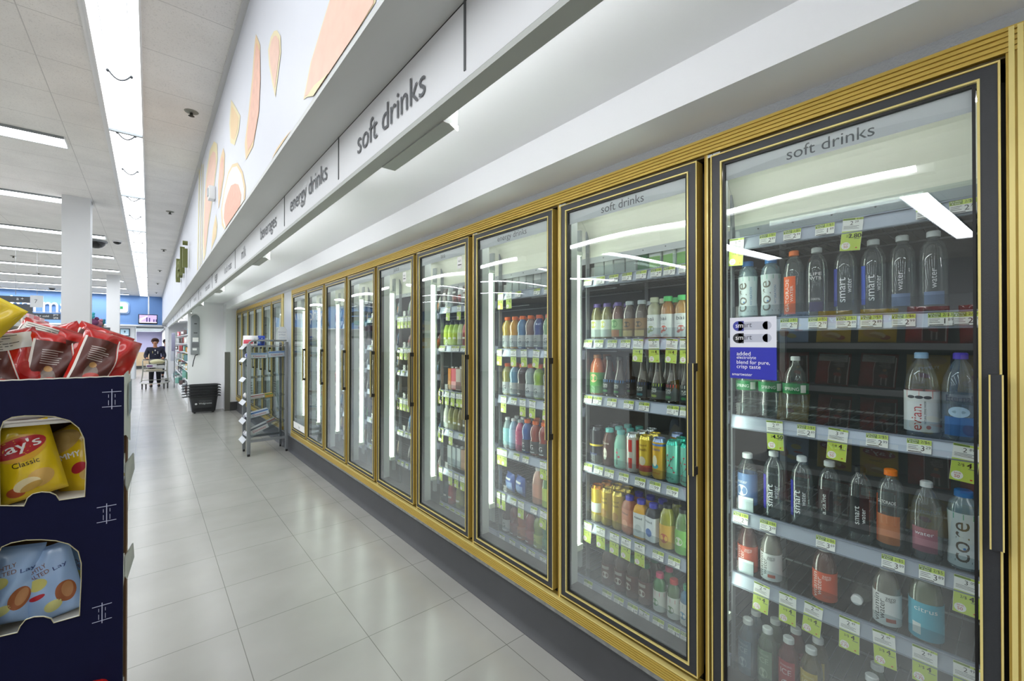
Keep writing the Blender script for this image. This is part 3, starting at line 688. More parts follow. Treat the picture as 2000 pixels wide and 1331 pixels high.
# shelves + tags (bay, levels)
L1 = [2.015, 1.69, 1.305, .925, .675, .262]; L2 = [1.945, 1.615, 1.317, .954, .64, .33]; L3 = [1.93, 1.555, 1.245, .893, .60, .325]
L4 = [1.88, 1.574, 1.217, .912, .60, .315]; L5 = [1.84, 1.55, 1.34, 1.08, .78, .50]
T1 = [[('l', 1440, '1', '99', '4'), ('s', 1500), ('s', 1548), ('s', 1612), ('l', 1668, '2', '29', '2.80'), ('s', 1815), ('s', 1882)],
      [('s', p) for p in (1452, 1499)]+[('s', 1541, '2', '79', '5'), ('s', 1597, '2', '79', '5'), ('s', 1653, '2', '89', '5'), ('s', 1702, '2', '89', '5'), ('s', 1765, '2', '99', '6'), ('s', 1838, '1', '89', '3'), ('s', 1888)],
      [('l', 1512, '2', '69', '4.50'), ('s', 1574, '2', '89', '4'), ('l', 1637, '3', '29', '4'), ('s', 1712, '2', '99', '5'), ('s', 1794, '3', '29', '6'), ('l', 1888, '2', '89', '4')],
      [('s', 1446, '2', '79', '5'), ('s', 1499, '3', '69', '6'), ('s', 1611, '3', '69', '6'), ('s', 1742, '3', '89', '5'), ('s', 1817, '3', '89', '5'), ('l', 1888, '3', '09', '4')],
      [('m', p, '2', '49', '4') for p in (1487, 1537, 1588, 1657, 1723, 1803, 1885)], [('s', 1450), ('s', 1560), ('s', 1700)]]
T2 = [[('s', p) for p in (1136, 1173, 1199, 1225, 1253, 1282, 1308, 1338)], [('s', p) for p in (1147, 1170, 1196, 1222)]+[('l', p, '2', '99', '4') for p in (1247, 1277, 1313, 1340)],
      [('s', p) for p in (1137, 1167, 1195, 1228, 1258, 1314, 1340)], [('s', p, '99', '¢', '2') if i > 2 else ('s', p) for i, p in enumerate((1140, 1169, 1190, 1218, 1250, 1279, 1313))],
      [('l', 1148, '2', '99', '5'), ('l', 1173, '2', '99', '5'), ('l', 1200, '4', '49', '7'), ('l', 1223, '4', '49', '7'), ('l', 1249, '4', '49', '7'), ('s', 1285), ('s', 1316)],
      [('s', 1144), ('s', 1185), ('s', 1208), ('s', 1235), ('l', 1258), ('s', 1285, '3', '99', '5'), ('s', 1315, '3', '99', '5'), ('s', 1340)]]
T3 = [[('l', 978), ('l', 994), ('s', 1012), ('s', 1049), ('s', 1070)], [('l', p) for p in (970, 1003, 1023, 1048, 1070)], [('l', 984), ('s', 1004), ('l', 1021), ('l', 1040), ('l', 1068)],
      [('l', 971), ('l', 985), ('s', 1009), ('s', 1027), ('l', 1061)], [('l', 969), ('l', 982), ('s', 1003), ('l', 1018), ('s', 1043), ('l', 1062)], [('l', p) for p in (981, 1001, 1022, 1039, 1061)]]
T4 = [[('l', p) for p in (876, 897, 911)], [('s', p) for p in (855, 866, 885, 893, 904, 912)], [('l', p) for p in (852, 863, 874, 885, 895, 904)], [('l', 853), ('l', 863), ('l', 881), ('s', 900), ('s', 911)],
      [('l', p) for p in (858, 880, 892, 903)], [('s', p) for p in (862, 873, 884, 894, 904)]]
T5 = [[('l', p) for p in (770, 780, 786, 793, 800)], [('l', p) for p in (772, 778, 785, 792, 799)]+[('s', 776), ('s', 796)], [('s', 775), ('s', 788)], [('l', p) for p in (770, 776, 784, 791, 797)], [('s', p) for p in (776, 785, 794, 801)], [('s', p) for p in (777, 786, 795)]]
for bay, (Ls, Ts) in enumerate(((L1, T1), (L2, T2), (L3, T3), (L4, T4), (L5, T5))):
    for k in range(6): shelf(bay, k, Ls[k], Ts[k]); SH[(bay, k)] = Ls[k]
for bay in range(5, 9):
    n = 0
    for k, z in enumerate(L5):
        z = z+.02*((bay % 2)*2-1); SH[(bay, k)] = z; y = Y0+W*bay; ms = 1438/ (1/1)
        tg = [('s', 291+1438/((y+.1+.14*j)/XS+.846)) for j in range(5)]; shelf(bay, k, z, tg)
def bline(t, col='222222', x=0, y=.06, w=.05, h=.012, v=0): return ('t', t, x, y, w, h, col, v)
smart = lambda c='23308f': B('water', 'd8e2ea', .06, 'dfe3e6', '', [('t', 'smart', 0.002, .085, .085, .018, 'f2f4f8', 1), ('t', 'water', .022, .100, .05, .012, 'f2f4f8', 1), ('r', -.030, -.014, .03, .16, c)])
core = B('hourglass', 'a9c4cf', .35, '2c6fb0', 'c3ccd0', [('t', 'core', -.002, .085, .115, .030, '5a5148', 1), ('e', .002, .0655, .0035, .0035, '2f6fb0'), ('t', 'HYDRATION', .028, .09, .07, .008, '3b74a8', 1), ('r', -.09, .09, .150, .166, '3f9d7a')])
gat0 = B('water', 'd9e2e6', .08, 'ee7320', '', [('r', -.022, .022, .01, .15, 'e8601c'), ('t', 'GATORADE', -.006, .080, .12, .013, 'f6f2ee', 1), ('t', 'WATER', .010, .085, .06, .009, 'f6f2ee', 1)])
lifew = B('water', 'cfd8dc', .05, 'c8ccce', '', [('t', 'LIFE', 0, .150, .036, .011, 'eeeeee', 0), ('t', 'WTR', 0, .135, .036, .011, 'eeeeee', 0), ('t', '100%', 0, .06, .028, .008, 'dddddd', 0), ('r', -.022, .022, .015, .05, '4b3f6b')])
clear = B('water', 'ccd6da', .05, 'd8dcde', '', [('t', 'water', 0, .10, .06, .012, 'e5e5ea', 1), ('r', -.024, .024, .02, .06, '6a7fa6')])
SHc = lambda *a: a
row(0, 1, [(1461, core, 'silver hourglass bottle', 'water_bottle'), (1506, core, 'silver blue-capped hourglass bottle', 'water_bottle'), (1552, gat0, 'orange-capped orange-labelled bottle', 'water_bottle'), (1595, lifew, 'clear plain white-lettered bottle', 'water_bottle'),
           (1652, smart(), 'clear water bottle', 'water_bottle'), (1708, smart('2f50b8'), 'clear blue-backed water bottle', 'water_bottle'), (1763, clear, 'clear water bottle', 'water_bottle'), (1822, clear, 'clear water bottle', 'water_bottle')], back=0)
green = B('ribbed', 'd3dedd', .06, 'e6e8e8', '1f7d45', [('t', 'SPRING', 0, .118, .05, .012, 'f0f0f0', 0), ('r', .03, .05, .105, .133, 'e8e8e0')])
evian = B('litre', 'b9d0ea', .10, '9fc3e8', 'e4e6ea', [('r', -.13, .13, .118, .14, 'd9857f'), ('t', 'evian.', -.006, .060, .080, .024, 'c03a35', 1), ('e', .022, .03, .006, .006, 'c4705c'), ('t', 'NATURAL SPRING WATER', .014, .075, .07, .005, '555555', 1)]
          + [('e', x, .121, .010, .005, '2e3440') for x in (-.02, .0, .02)])
etern = B('litre', '9fbfe6', .14, '5a4bc8', '', [('t', 'Eternal', .0, .125, .06, .018, '2a3550', 0), ('r', -.035, .035, .015, .07, '3d6fb0'), ('e', 0, .085, .024, .016, 'b9d4ee')])
row(0, 2, [(1437, green, 'green-labelled ribbed bottle', 'water_bottle'), (1474, green, 'green-labelled ribbed bottle', 'water_bottle'), (1527, green, 'tallest-looking green-labelled ribbed bottle', 'water_bottle'), (1800, evian, 'pink and white labelled litre bottle', 'water_bottle'), (1875, etern, 'violet-capped blue litre bottle', 'water_bottle')])
bluel = B('slim', 'dfe6ea', .06, 'e8ebee', '6f8fc0', [('e', 0, .07, .02, .02, 'e6ebf4'), ('t', 'water', 0, .1, .04, .01, 'f2f2f2', 0)], scale=1.12)
gatc = B('water', 'dbe2e4', .08, 'f07a1e', '', [('r', -.03, .035, .02, .11, 'c07a55'), ('t', 'GATORADE', 0, .150, .05, .010, 'f4f4f4', 0), ('r', -.034, -.028, .02, .17, 'e8601c')], scale=1.03)
pinkw = B('litre', 'd5dbe0', .10, 'd9dde0', '', [('r', -.035, .035, .03, .11, 'a06a78'), ('t', 'water', 0, .09, .05, .01, 'f0f0f0', 0)], scale=.92)
dark = B('water', 'c9d2d6', .05, 'd5d9dc', '', [('r', -.028, .028, .03, .15, '23262b'), ('t', 'alkaline', 0, .10, .07, .014, 'e6e6e6', 1)])
black2 = B('water', 'c9d2d6', .05, '26282c', '', [('r', -.028, .028, .03, .15, '1c1e22'), ('t', 'smart', -.006, .09, .06, .013, 'f0f0f0', 1), ('t', 'water', .012, .09, .05, .010, 'f0f0f0', 1)])
row(0, 3, [(1447, bluel, 'small blue-labelled bottle', 'water_bottle'), (1510, smart('3a2fa0'), 'clear purple-striped bottle', 'water_bottle'), (1565, smart('2a2fa0'), 'clear white-lettered bottle', 'water_bottle'), (1619, dark, 'dark-labelled clear bottle', 'water_bottle'),
           (1679, black2, 'black-capped dark bottle', 'water_bottle'), (1738, gatc, 'orange-capped clear bottle', 'water_bottle'), (1808, pinkw, 'wide dusky pink bottle', 'water_bottle'), (1880, core, 'silver hourglass bottle', 'water_bottle')])
vit = lambda liq, lc, tc, nm='vitamin', ex=None: B('vitamin', liq, .45, 'd9d9d6', lc, [('t', nm, -.022, .058, .088, .016, tc, 1), ('t', 'water', -.006, .058, .062, .013, tc, 1), ('t', 'zero', .016, .095, .026, .007, tc, 0), ('t', 'sugar', .016, .087, .028, .007, tc, 0), ('r', .004, .030, .02, .032, ex or 'c25a45')])
row(0, 4, [(1456, vit('7a4a40', 'c0533a', 'e8d5d0'), 'orange-red labelled bottle', 'vitamin_drink_bottle'), (1505, vit('b8b6ac', 'd4d6d6', '333333'), 'white-labelled bottle', 'vitamin_drink_bottle'), (1609, vit('8a6a60', 'd25a3c', 'f0ddd5'), 'bright orange-labelled bottle', 'vitamin_drink_bottle'),
           (1730, vit('a9a79c', 'dfe0e0', '222222'), 'white zero sugar bottle', 'vitamin_drink_bottle'), (1806, B('vitamin', '9aa58c', .45, 'a9ada6', '54aec6', [('t', 'citrus', .0, .09, .05, .012, 'e8f0f0', 0), ('r', -.03, -.01, .02, .05, 'dfe4e4')], scale=1.12), 'wide aqua-labelled bottle', 'vitamin_drink_bottle')])
ice = lambda liq, lc, tc: B('slim', liq, .35, 'dfe3e4', '', [('r', -.028, .028, .01, .13, lc), ('t', 'ICE', 0, .095, .034, .018, tc, 0), ('t', 'SPARKLING', 0, .115, .036, .006, tc, 0), ('e', 0, .05, .014, .018, tc)], scale=1.1)
row(0, 5, [(1444, ice('9fb0bc', '7d93a3', 'b8cbd6'), 'grey-blue ice drink', 'sparkling_drink_bottle'), (1484, ice('9dac9c', '8fa38c', 'c6d6bc'), 'pear green ice drink', 'sparkling_drink_bottle'), (1523, ice('a86a6a', 'b04a4e', 'e6cfd2'), 'red ice drink', 'sparkling_drink_bottle'), (1573, ice('8a8058', 'bca53c', 'ddd6a0'), 'yellow ice drink', 'sparkling_drink_bottle'),
           (1700, ice('6b8a6a', '3f6a48', 'a8c0a8'), 'dark green ice drink', 'sparkling_drink_bottle'), (1860, ice('8a9398', '6f7c84', 'b0bcc2'), 'slate ice drink', 'sparkling_drink_bottle')], back=1)
for (px, k, nm) in ((1449, 3, 'green'), (1668, 4, 'white')):
    y = px2y(px, XS+.03); z = SH[(0, k)]+.042
    p = B('slim', 'a9bfb2' if k == 3 else 'b8b6ac', .2, 'eef0f0', '', [('r', -.03, .03, .02, .12, '4f8a66' if k == 3 else 'c9c7c0')], scale=.98)
    o = put(p, (XS+.24, y, z), 0, f'bottle lying on its side with white cap showing, {SHN[k]}, {BAY[0]}', 'bottle', 'water_bottle', f'{"water" if k == 3 else "vitamin drink"} bottles lying down', tilt=(0, math.radians(-90), 0))
for i, (k) in enumerate((3, 4)):
    z = SH[(0, k)]; o = G().box(XS+.012, XS+.018, Y0+.68, Y0+.735, .0, .055, mat('d2d6d8', .25, .4)).build('shelf_stop', None, (0, 0, z+.004)); tag(o, f'small silver stop plate at hinge end of {SHN[k]}, {BAY[0]}', 'shelf fitting')

# bay 1 (smaller soft drinks door)
def carton(col, band, txt, tc, w=.062, h=.165, d=.062, top='dfe3df', capc='e8e8e8'):
    k = ('c', col, band, txt, tc, w, h, d, top, capc)
    if k in _B: return _B[k]
    g = G(); g.box(0, d, -w/2, w/2, 0, h, mat(col, .45), b=.004)
    f = lambda u, v, n: (-.0006-n, -u, v)
    g.rect(-w*.46, w*.46, h*.06, h*.40, mat(band, .45), .0001, fn=f)
    if txt:
        for j, t in enumerate(txt.split('/')): g.text(t, 0, h*(.78-.16*j), mat(tc, .5), wd=w*.8, ht=h*.12, n=.0005, fn=f)
    out = {'carton': g.mesh('drink_carton')}
    if capc: out['cap'] = G().lathe([(.011, h), (.011, h+.012), (0, h+.012)], mat(capc, .4), 12, c=(d/2, 0, 0)).mesh('cap')
    _B[k] = out; return out
vita = carton('dfe4e2', '8fbf6a', 'VITA/COCO', '2a4a5c'); vitag = carton('6fae78', '3f7f4c', 'COCO', 'e8f0e8', top='3f7f4c'); malk = carton('c3c7c4', 'a3a9a5', 'Malk', '6d7672')
row(1, 0, [(1142, malk, 'pale grey carton', 'drink_carton'), (1160, malk, 'pale grey carton', 'drink_carton'), (1180, malk, 'grey-white carton', 'drink_carton'), (1203, malk, 'grey carton', 'drink_carton'), (1228, carton('3f7f4f', '2f6a40', '', '000000'), 'dark green carton', 'drink_carton'),
           (1254, vita, 'white coconut carton', 'drink_carton'), (1283, vita, 'white coconut carton', 'drink_carton'), (1312, vita, 'white coconut carton', 'drink_carton'), (1342, vitag, 'green coconut carton', 'drink_carton')], xo=.062, back=1)
teaP = B('tea', '8a5a48', .5, '5f4c8c', '9dbf8a', [('e', 0, .075, .02, .02, '4f8a4a'), ('r', -.03, .03, .01, .045, 'c9855a')]); teaW = B('tea', 'a8a05c', .5, '5f4c8c', 'dfe6dc', [('e', 0, .075, .018, .018, 'c8c84a')])
grayc = B('tea', '5a4a38', .6, 'b4bcc2', '8a6a3a', [('e', 0, .07, .02, .014, '2e2a26'), ('r', -.03, .03, .012, .04, 'c9b070')])
bai = lambda liq, fr, cc='57c06e': B('round', liq, .55, cc, 'dfe2e0', [('t', 'bai', 0, .092, .036, .018, '26323a', 0), ('e', .004, .045, .016, .014, fr), ('r', -.012, .012, .066, .0675, '9aa0a2'), ('e', -.008, .030, .008, .006, fr)])
row(1, 1, [(1143, teaW, 'purple-capped yellow tea', 'tea_bottle'), (1160, teaW, 'purple-capped pale tea', 'tea_bottle'), (1182, teaP, 'purple-capped brown tea', 'tea_bottle'), (1210, grayc, 'grey-capped dark tea', 'tea_bottle'), (1232, grayc, 'grey-capped brown tea', 'tea_bottle'),
           (1257, bai('c9c8a0', '9fae6a', 'c9cbb0'), 'pale-capped white-labelled bottle', 'juice_bottle'), (1285, bai('c98a3a', 'd0553c'), 'green-capped strawberry bottle', 'juice_bottle'), (1317, bai('d09a3a', 'c9685a'), 'green-capped amber bottle', 'juice_bottle'), (1341, bai('d09a3a', 'e0604a'), 'green-capped amber bottle', 'juice_bottle')], back=1)
leaf = lambda top, lf='3f8a4a': B('flare', '4a3a30', .55, '26282a', '1e2a30', [('r', -.05, .05, .070, .083, top), ('t', 'PURE', 0, .057, .030, .009, 'e6e6e0', 0), ('t', 'LEAF', 0, .046, .030, .009, 'e6e6e0', 0), ('e', -.007, .026, .010, .006, lf), ('e', .007, .026, .010, .006, lf)], scale=1.02)
row(1, 2, [(1145, B('vitamin', 'd9743c', .8, '8a5a3a', '5fa352', [('e', 0, .08, .02, .02, 'e8b08a')], scale=1.1), 'orange green-labelled bottle', 'juice_bottle'), (1177, leaf('4a86c8'), 'blue-banded dark tea', 'tea_bottle'), (1202, leaf('4a86c8'), 'blue-banded dark tea', 'tea_bottle'),
           (1256, leaf('2c3a6a', '3a7f8a'), 'navy-banded dark tea', 'tea_bottle'), (1286, leaf('a8b83a', '9aa83a'), 'olive-banded dark tea', 'tea_bottle'), (1315, leaf('c8342e'), 'red-banded dark tea', 'tea_bottle'), (1341, leaf('b8b8b0'), 'grey-banded dark tea', 'tea_bottle')], back=1)
def can(col, art, rim='c3c7c9', h=.19, r=.034, top=None):
    k = ('can', col, str(art), rim, h, r)
    if k in _B: return _B[k]
    P = [(r*.82, 0), (r, .008), (r, h-.018), (r*.80, h-.003), (r*.80, h)]
    g = G(); g.lathe(P[:3], mat(col, .3, .35), 20)
    fn = lambda u, v, n: (-(r+.0006+n)*math.cos(u/r), -(r+.0006+n)*math.sin(u/r), v)
    for t in art:
        if t[0] == 't': g.text(t[1], t[2], t[3], mat(t[6], .4), wd=t[4], ht=t[5], n=.0004, rot=math.pi/2 if t[7] else 0, fn=fn)
        elif t[0] == 'e': g.ell(t[1], t[2], t[3], t[4], mat(t[5], .4), .0003, fn=fn, k=12)
        elif t[0] == 'b':
            for q in t[2]: g.tube([fn(a_, b_, .0008) for a_, b_ in q], .0007, mat(t[1], .5), 4)
        else: g.rect(t[1], t[2], t[3], t[4], mat(t[5], .4), .0002, nx=24, ny=2, fn=fn)
    out = {'can': g.mesh('drink_can')}
    g = G(); g.lathe([(r, h-.018), (r*.82, h-.004), (r*.82, h), (r*.76, h), (r*.74, h-.005), (0, h-.005)], mat(rim, .25, .8), 20); out['can_top'] = g.mesh('can_top')
    _B[k] = out; return out
random_br = [[(-.02, .02), (-.012, .06), (-.016, .09), (-.006, .125)], [(-.012, .06), (.004, .08), (.012, .11)], [(.0, .075), (.018, .07), (.024, .05)], [(-.014, .08), (-.026, .10)], [(.008, .095), (.022, .12)]]
blos = [('e', x, y, .0045, .0035, 'c85a6a') for x, y in ((-.006, .125), (.012, .11), (.024, .05), (-.026, .10), (.022, .12), (.004, .08), (-.018, .045), (.014, .07), (-.002, .10))]
az_g = can('7fd0bc', [('b', '4a3a30', random_br)]+blos+[('t', 'Green Tea', 0, .022, .046, .010, '2a4a40', 0)], '3fae9c'); az_m = can('e0b03c', [('t', 'Arizona', 0, .14, .050, .014, '5a6aa8', 0), ('e', 0, .085, .012, .026, 'e8ddc0'), ('e', 0, .060, .018, .012, '3fa0b0'), ('t', 'MuchoMango', 0, .028, .050, .010, 'c84a2a', 0), ('r', -.106, .106, .155, .165, '5a7ab8')], '8a9ac0')
az_y = can('d8b83c', [('t', 'Liquid', 0, .145, .044, .013, '5a2a22', 0), ('t', 'Death', 0, .125, .044, .013, '5a2a22', 0), ('e', 0, .07, .018, .022, 'c8bfa8'), ('r', -.106, .106, .02, .05, 'a83a2a')], 'd8c35a')
az_r = can('d9d4cc', [('r', -.106, -.07, .02, .16, 'c83a34'), ('r', -.05, -.02, .02, .16, 'c83a34'), ('r', .0, .02, .10, .16, 'c83a34'), ('r', .0, .02, .02, .07, 'c83a34'), ('r', .04, .07, .02, .16, 'c83a34')], 'c0c4c8')
azb = lambda c, t: B('tea', c, .9, '6fc4c0', c, [('t', t, 0, .115, .045, .012, 'efe6d6', 0), ('e', 0, .06, .012, .03, 'e6e0d0')], scale=1.02)
row(1, 3, [(1143, can('2a2c34', [('r', -.106, .106, .09, .10, 'd8c040'), ('t', 'brew', 0, .05, .04, .02, '6a74a8', 0)], '4a4c52', r=.042), 'dark yellow-ringed can', 'drink_can'), (1169, azb('5c3a34', 'Zona'), 'aqua-capped dark tea', 'tea_bottle'), (1194, B('tea', '8fcab4', .9, '6fc4c0', '9fd4be', [('e', 0, .08, .006, .006, 'c85a6a'), ('e', .01, .06, .006, .006, 'c85a6a'), ('r', -.002, .002, .02, .10, '4a3a30')], scale=1.02), 'aqua-capped green tea', 'tea_bottle'),
           (1223, az_r, 'red checked white can', 'drink_can'), (1252, az_y, 'gold liquid can', 'drink_can'), (1283, az_m, 'yellow mango can', 'drink_can'), (1315, az_g, 'turquoise blossom can', 'drink_can'), (1341, az_g, 'turquoise blossom can', 'drink_can')], back=2)
gold = can('c9a83c', [('t', 'Liquid', 0, .14, .04, .012, '4a3410', 0), ('t', 'Death', 0, .12, .04, .012, '4a3410', 0), ('e', 0, .065, .018, .022, 'a87a2a')], 'e0c860', r=.034)
naked = lambda c, lc, ac: B('square', c, .9, '4a48b8', lc, [('t', 'Naked', 0, .092, .034, .010, '2c2c34', 0), ('e', 0, .045, .016, .018, ac)], scale=1.1)
row(1, 4, [(1135, can('e8c83c', [('r', -.106, .106, .05, .10, 'e8ece8')], 'd08a2a'), 'yellow white-banded can', 'drink_can'), (1156, gold, 'gold can', 'drink_can'), (1186, gold, 'tall gold can', 'drink_can'), (1211, naked('a8654a', 'c27a5c', 'd99a7a'), 'blue-capped coral smoothie', 'juice_bottle'), (1234, naked('d8a030', 'dfe2e2', 'c4c8c8'), 'blue-capped mango smoothie', 'juice_bottle'),
           (1261, naked('3c3a44', 'dfe2e8', '5a78b8'), 'blue-capped berry smoothie', 'juice_bottle'), (1291, B('vitamin', 'b8b43a', .7, '1e2020', 'd9a83a', [('e', 0, .05, .02, .02, 'b84a2a')], scale=1.05), 'black-capped yellow drink', 'juice_bottle'), (1322, B('vitamin', 'a8d08a', .3, '2a2c2c', '7fb85c', [('e', 0, .06, .018, .018, 'd8d8c8')], scale=1.05), 'clear lime drink', 'juice_bottle'), (1343, B('vitamin', 'c8d8b8', .2, '2a2c2c', 'c9cfb0', []), 'pale clear drink', 'juice_bottle')], back=1)
coffee = B('round', '6a5a50', .6, '2f7a5a', '6a4a44', [('e', 0, .055, .018, .018, 'c8c2b8'), ('r', -.02, .02, .085, .10, 'a8a49a')])
kid = lambda c, tp: B('round', c, .7, tp, 'dfe0d8', [('e', 0, .05, .02, .018, c), ('r', -.1, .1, .085, .105, tp)], scale=.9)
row(1, 5, [(1187, coffee, 'green-capped coffee drink', 'coffee_bottle'), (1212, coffee, 'green-capped coffee drink', 'coffee_bottle'), (1236, coffee, 'green-capped coffee drink', 'coffee_bottle'), (1260, coffee, 'green-capped coffee drink', 'coffee_bottle'),
           (1288, kid('5f9a62', 'e0557a'), 'pink-capped kids drink', 'kids_bottle'), (1316, kid('6a8a5a', 'd03a34'), 'red-capped kids drink', 'kids_bottle'), (1341, kid('4a90b8', '2f9a6a'), 'green-capped kids drink', 'kids_bottle')], back=1)
for i, (px, z_) in enumerate(((1288, 0), (1316, 0), (1341, 0))):
    pass
# bay 2 energy
sp = lambda c, cc='ea6a1e', lc='b9bcbc', t='G', op=.75, tc='2a2c2e': B('sport', c, op, cc, lc, [('t', t, 0, .052, .024, .030, tc, 0), ('r', -.02, .02, .018, .024, 'e8e8e4')])
row(2, 0, [(p, carton(c, 'b0b3b0', '', '000000', h=.15, capc=None), d, 'drink_carton') for p, c, d in ((972, 'a4a8a6', 'grey carton'), (986, 'b4b8b6', 'light grey carton'), (1002, 'c0c4c2', 'pale carton'), (1018, 'aab0ae', 'grey carton'), (1035, 'c4c8c6', 'pale grey carton'), (1052, '9aa09e', 'mid grey carton'), (1069, 'c3c0b8', 'warm grey carton'))], xo=.062)
row(2, 1, [(971, sp('d8b83a'), 'orange-capped yellow drink', 'sports_bottle'), (993, sp('e0a020'), 'orange-capped amber drink', 'sports_bottle'), (1012, sp('5f8fc0'), 'orange-capped blue drink', 'sports_bottle'), (1031, sp('8a6a60'), 'orange-capped brown drink', 'sports_bottle'), (1051, sp('3a4c90', 'd0603a', '8c9090'), 'orange-capped navy drink', 'sports_bottle'), (1072, sp('7aa070', 'e0705a'), 'coral-capped green drink', 'sports_bottle')], back=1)
row(2, 2, [(972, sp('b8b060'), 'orange-capped olive drink', 'sports_bottle'), (990, sp('7aaed0'), 'orange-capped sky drink', 'sports_bottle'), (1012, sp('4a302e', lc='5c5654'), 'orange-capped maroon drink', 'sports_bottle'), (1031, sp('a8b8b8', lc='c8ccd0'), 'orange-capped silver drink', 'sports_bottle'), (1053, sp('9ac030', lc='a8b0ac'), 'orange-capped lime drink', 'sports_bottle'), (1072, sp('3a3c44'), 'orange-capped charcoal drink', 'sports_bottle')], back=1)
row(2, 3, [(968, B('slim', 'c8e0e0', .5, 'e0e4e6', 'a0d8d8', [('t', 'LIFT', 0, .07, .08, .016, 'e8f0f0', 1)]), 'aqua slim drink', 'sports_bottle'), (982, B('slim', 'a8cce8', .8, 'e8eaec', 'b0d0e8', [('t', 'WTR', 0, .08, .03, .012, 'e8e8f0', 0)]), 'white-capped pale blue drink', 'sports_bottle'), (997, B('slim', 'd85a88', .8, 'c8ccd0', 'c8507a', [('t', 'LIFT', 0, .07, .08, .016, 'f0e0e8', 1)]), 'grey-capped pink drink', 'sports_bottle'),
           (1012, sp('2f62b0', lc='2c3444', tc='e8e8e8'), 'orange-capped royal blue drink', 'sports_bottle'), (1028, sp('a03a2c', lc='3c3c3e', tc='e8e8e8'), 'orange-capped red drink', 'sports_bottle'), (1050, sp('9a3024', lc='3c3c3e', tc='e8e8e8'), 'orange-capped deep red drink', 'sports_bottle'), (1070, sp('2c2c30', 'c8ccd0', '404246', tc='e8e8e8'), 'pale-capped black drink', 'sports_bottle')], back=1)
row(2, 4, [(1053, B('vitamin', 'd8a088', .85, 'e6e4e0', 'c88a70', [('t', 'BODY', -.012, .06, .07, .012, 'f0e4dc', 1)], scale=1.15), 'white-capped peach drink', 'sports_bottle'), (1071, B('vitamin', '6a9a50', .85, 'd8d8d4', 'b8c850', [], scale=1.1), 'lime green drink', 'sports_bottle')])
row(2, 5, [(968, sp('4a2a28', '2a2a2c'), 'dark-capped cola drink', 'sports_bottle'), (988, sp('7a2a28', '2a2a2c', '6a2826'), 'dark-capped crimson drink', 'sports_bottle'), (1008, sp('b8623a', 'e87020', '9a5a3a'), 'orange-capped rust drink', 'sports_bottle'), (1030, sp('9a3030', '3a2a2a', '8a3434'), 'dark-capped red drink', 'sports_bottle'), (1053, sp('8aa040', '3a4a2a', '9aa840'), 'dark-capped olive drink', 'sports_bottle'), (1070, sp('3f8a58', '2a4a34', '3f8058'), 'dark-capped green drink', 'sports_bottle')])
def pack(w, h, d, col, band, key=0):
    k = ('p', w, h, d, col, band)
    if k in _B: return _B[k]
    g = G(); n = 6; V = []; F = []
    for j in range(n+1):
        v = j/n; t = math.sin(math.pi*min(1, max(0, v)))**.5
        for i in range(n+1):
            u = i/n*2-1; bx = d/2*t*(1-u*u)**.5+.0008
            V.append((-bx, -u*w/2, v*h)); V.append((bx, -u*w/2, v*h))
    for j in range(n):
        for i in range(n):
            q = 2*(j*(n+1)+i); r_ = 2*((j+1)*(n+1)+i); F.append((q, q+2, r_+2, r_)); F.append((q+1, r_+1, r_+3, q+3))
    g.add(V, F, mat(col, .35))
    f = lambda u, v, n_: (-(d/2*(math.sin(math.pi*min(.999, max(.001, v/h))))**.5*(max(0, 1-(2*u/w)**2))**.5+.0014), -u, v)
    g.rect(-w*.42, w*.42, h*.18, h*.55, mat(band, .4), nx=6, ny=4, fn=f); g.rect(-w*.3, w*.3, h*.66, h*.76, mat('e8e8e4', .4), nx=6, ny=2, fn=f)
    _B[k] = {'pouch': g.mesh('food_pouch')}; return _B[k]
crink = pack(.11, .12, .06, '3a5aa8', '8aa6d8')
for i, px in enumerate((998, 1018)):
    put(crink, (XS+.06, px2y(px, XS+.06), SH[(2, 4)]+.004), math.radians(-14), f'blue crinkled film multipack, {"farther" if i == 0 else "nearer"} from post, fifth shelf, energy drinks door', 'drink pack', 'drink_multipack', 'blue multipacks')
# bay 3 tea
olv = lambda c, l, cc='2a2c2a': B('tea', c, .9, cc, l, [('r', -.02, .02, .05, .065, 'dfe0d8')], scale=.98)
row(3, 0, [(p, pack(.07, .15, .04, c, b_), d, 'tea_pouch') for p, c, b_, d in ((856, '5a5250', '8a8480', 'dark grey pouch'), (868, 'b8bcbc', '8c9498', 'silver pouch'), (880, '3c3c40', '905048', 'black pouch'), (893, 'c8ccca', 'a8464a', 'white pouch'), (905, '6a5450', 'c8c4c0', 'brown pouch'))], xo=.03)
row(3, 1, [(p, olv(c, l), d, 'tea_bottle') for p, c, l, d in ((852, 'b8d43a', 'c4d84a', 'black-capped lime tea'), (863, 'b8d43a', 'cfe05a', 'black-capped lime tea'), (874, 'aac838', 'b8cc4a', 'black-capped lime tea'), (884, 'c8d890', 'd8dcc0', 'black-capped pale tea'), (893, 'b83a38', '8a3030', 'black-capped red tea'), (904, '5a8cb8', '88b0d0', 'black-capped blue tea'), (914, '3c3c44', '66666c', 'black-capped dark tea'))], back=1)
row(3, 2, [(p, carton(c, b_, '', '000000', h=.17), d, 'tea_carton') for p, c, b_, d in ((854, 'd88a3c', 'e8b070', 'orange carton'), (864, 'd0485a', 'e8a0a0', 'pink-red carton'), (874, 'b8a89c', '8a5a54', 'beige carton'), (885, 'a8aca4', '6a706a', 'grey carton'), (896, '8f8a82', 'b46a64', 'taupe carton'), (906, '9a8a8c', '6a5a60', 'mauve carton'), (914, 'a4a498', '70745a', 'stone carton'))], xo=.062, back=1)
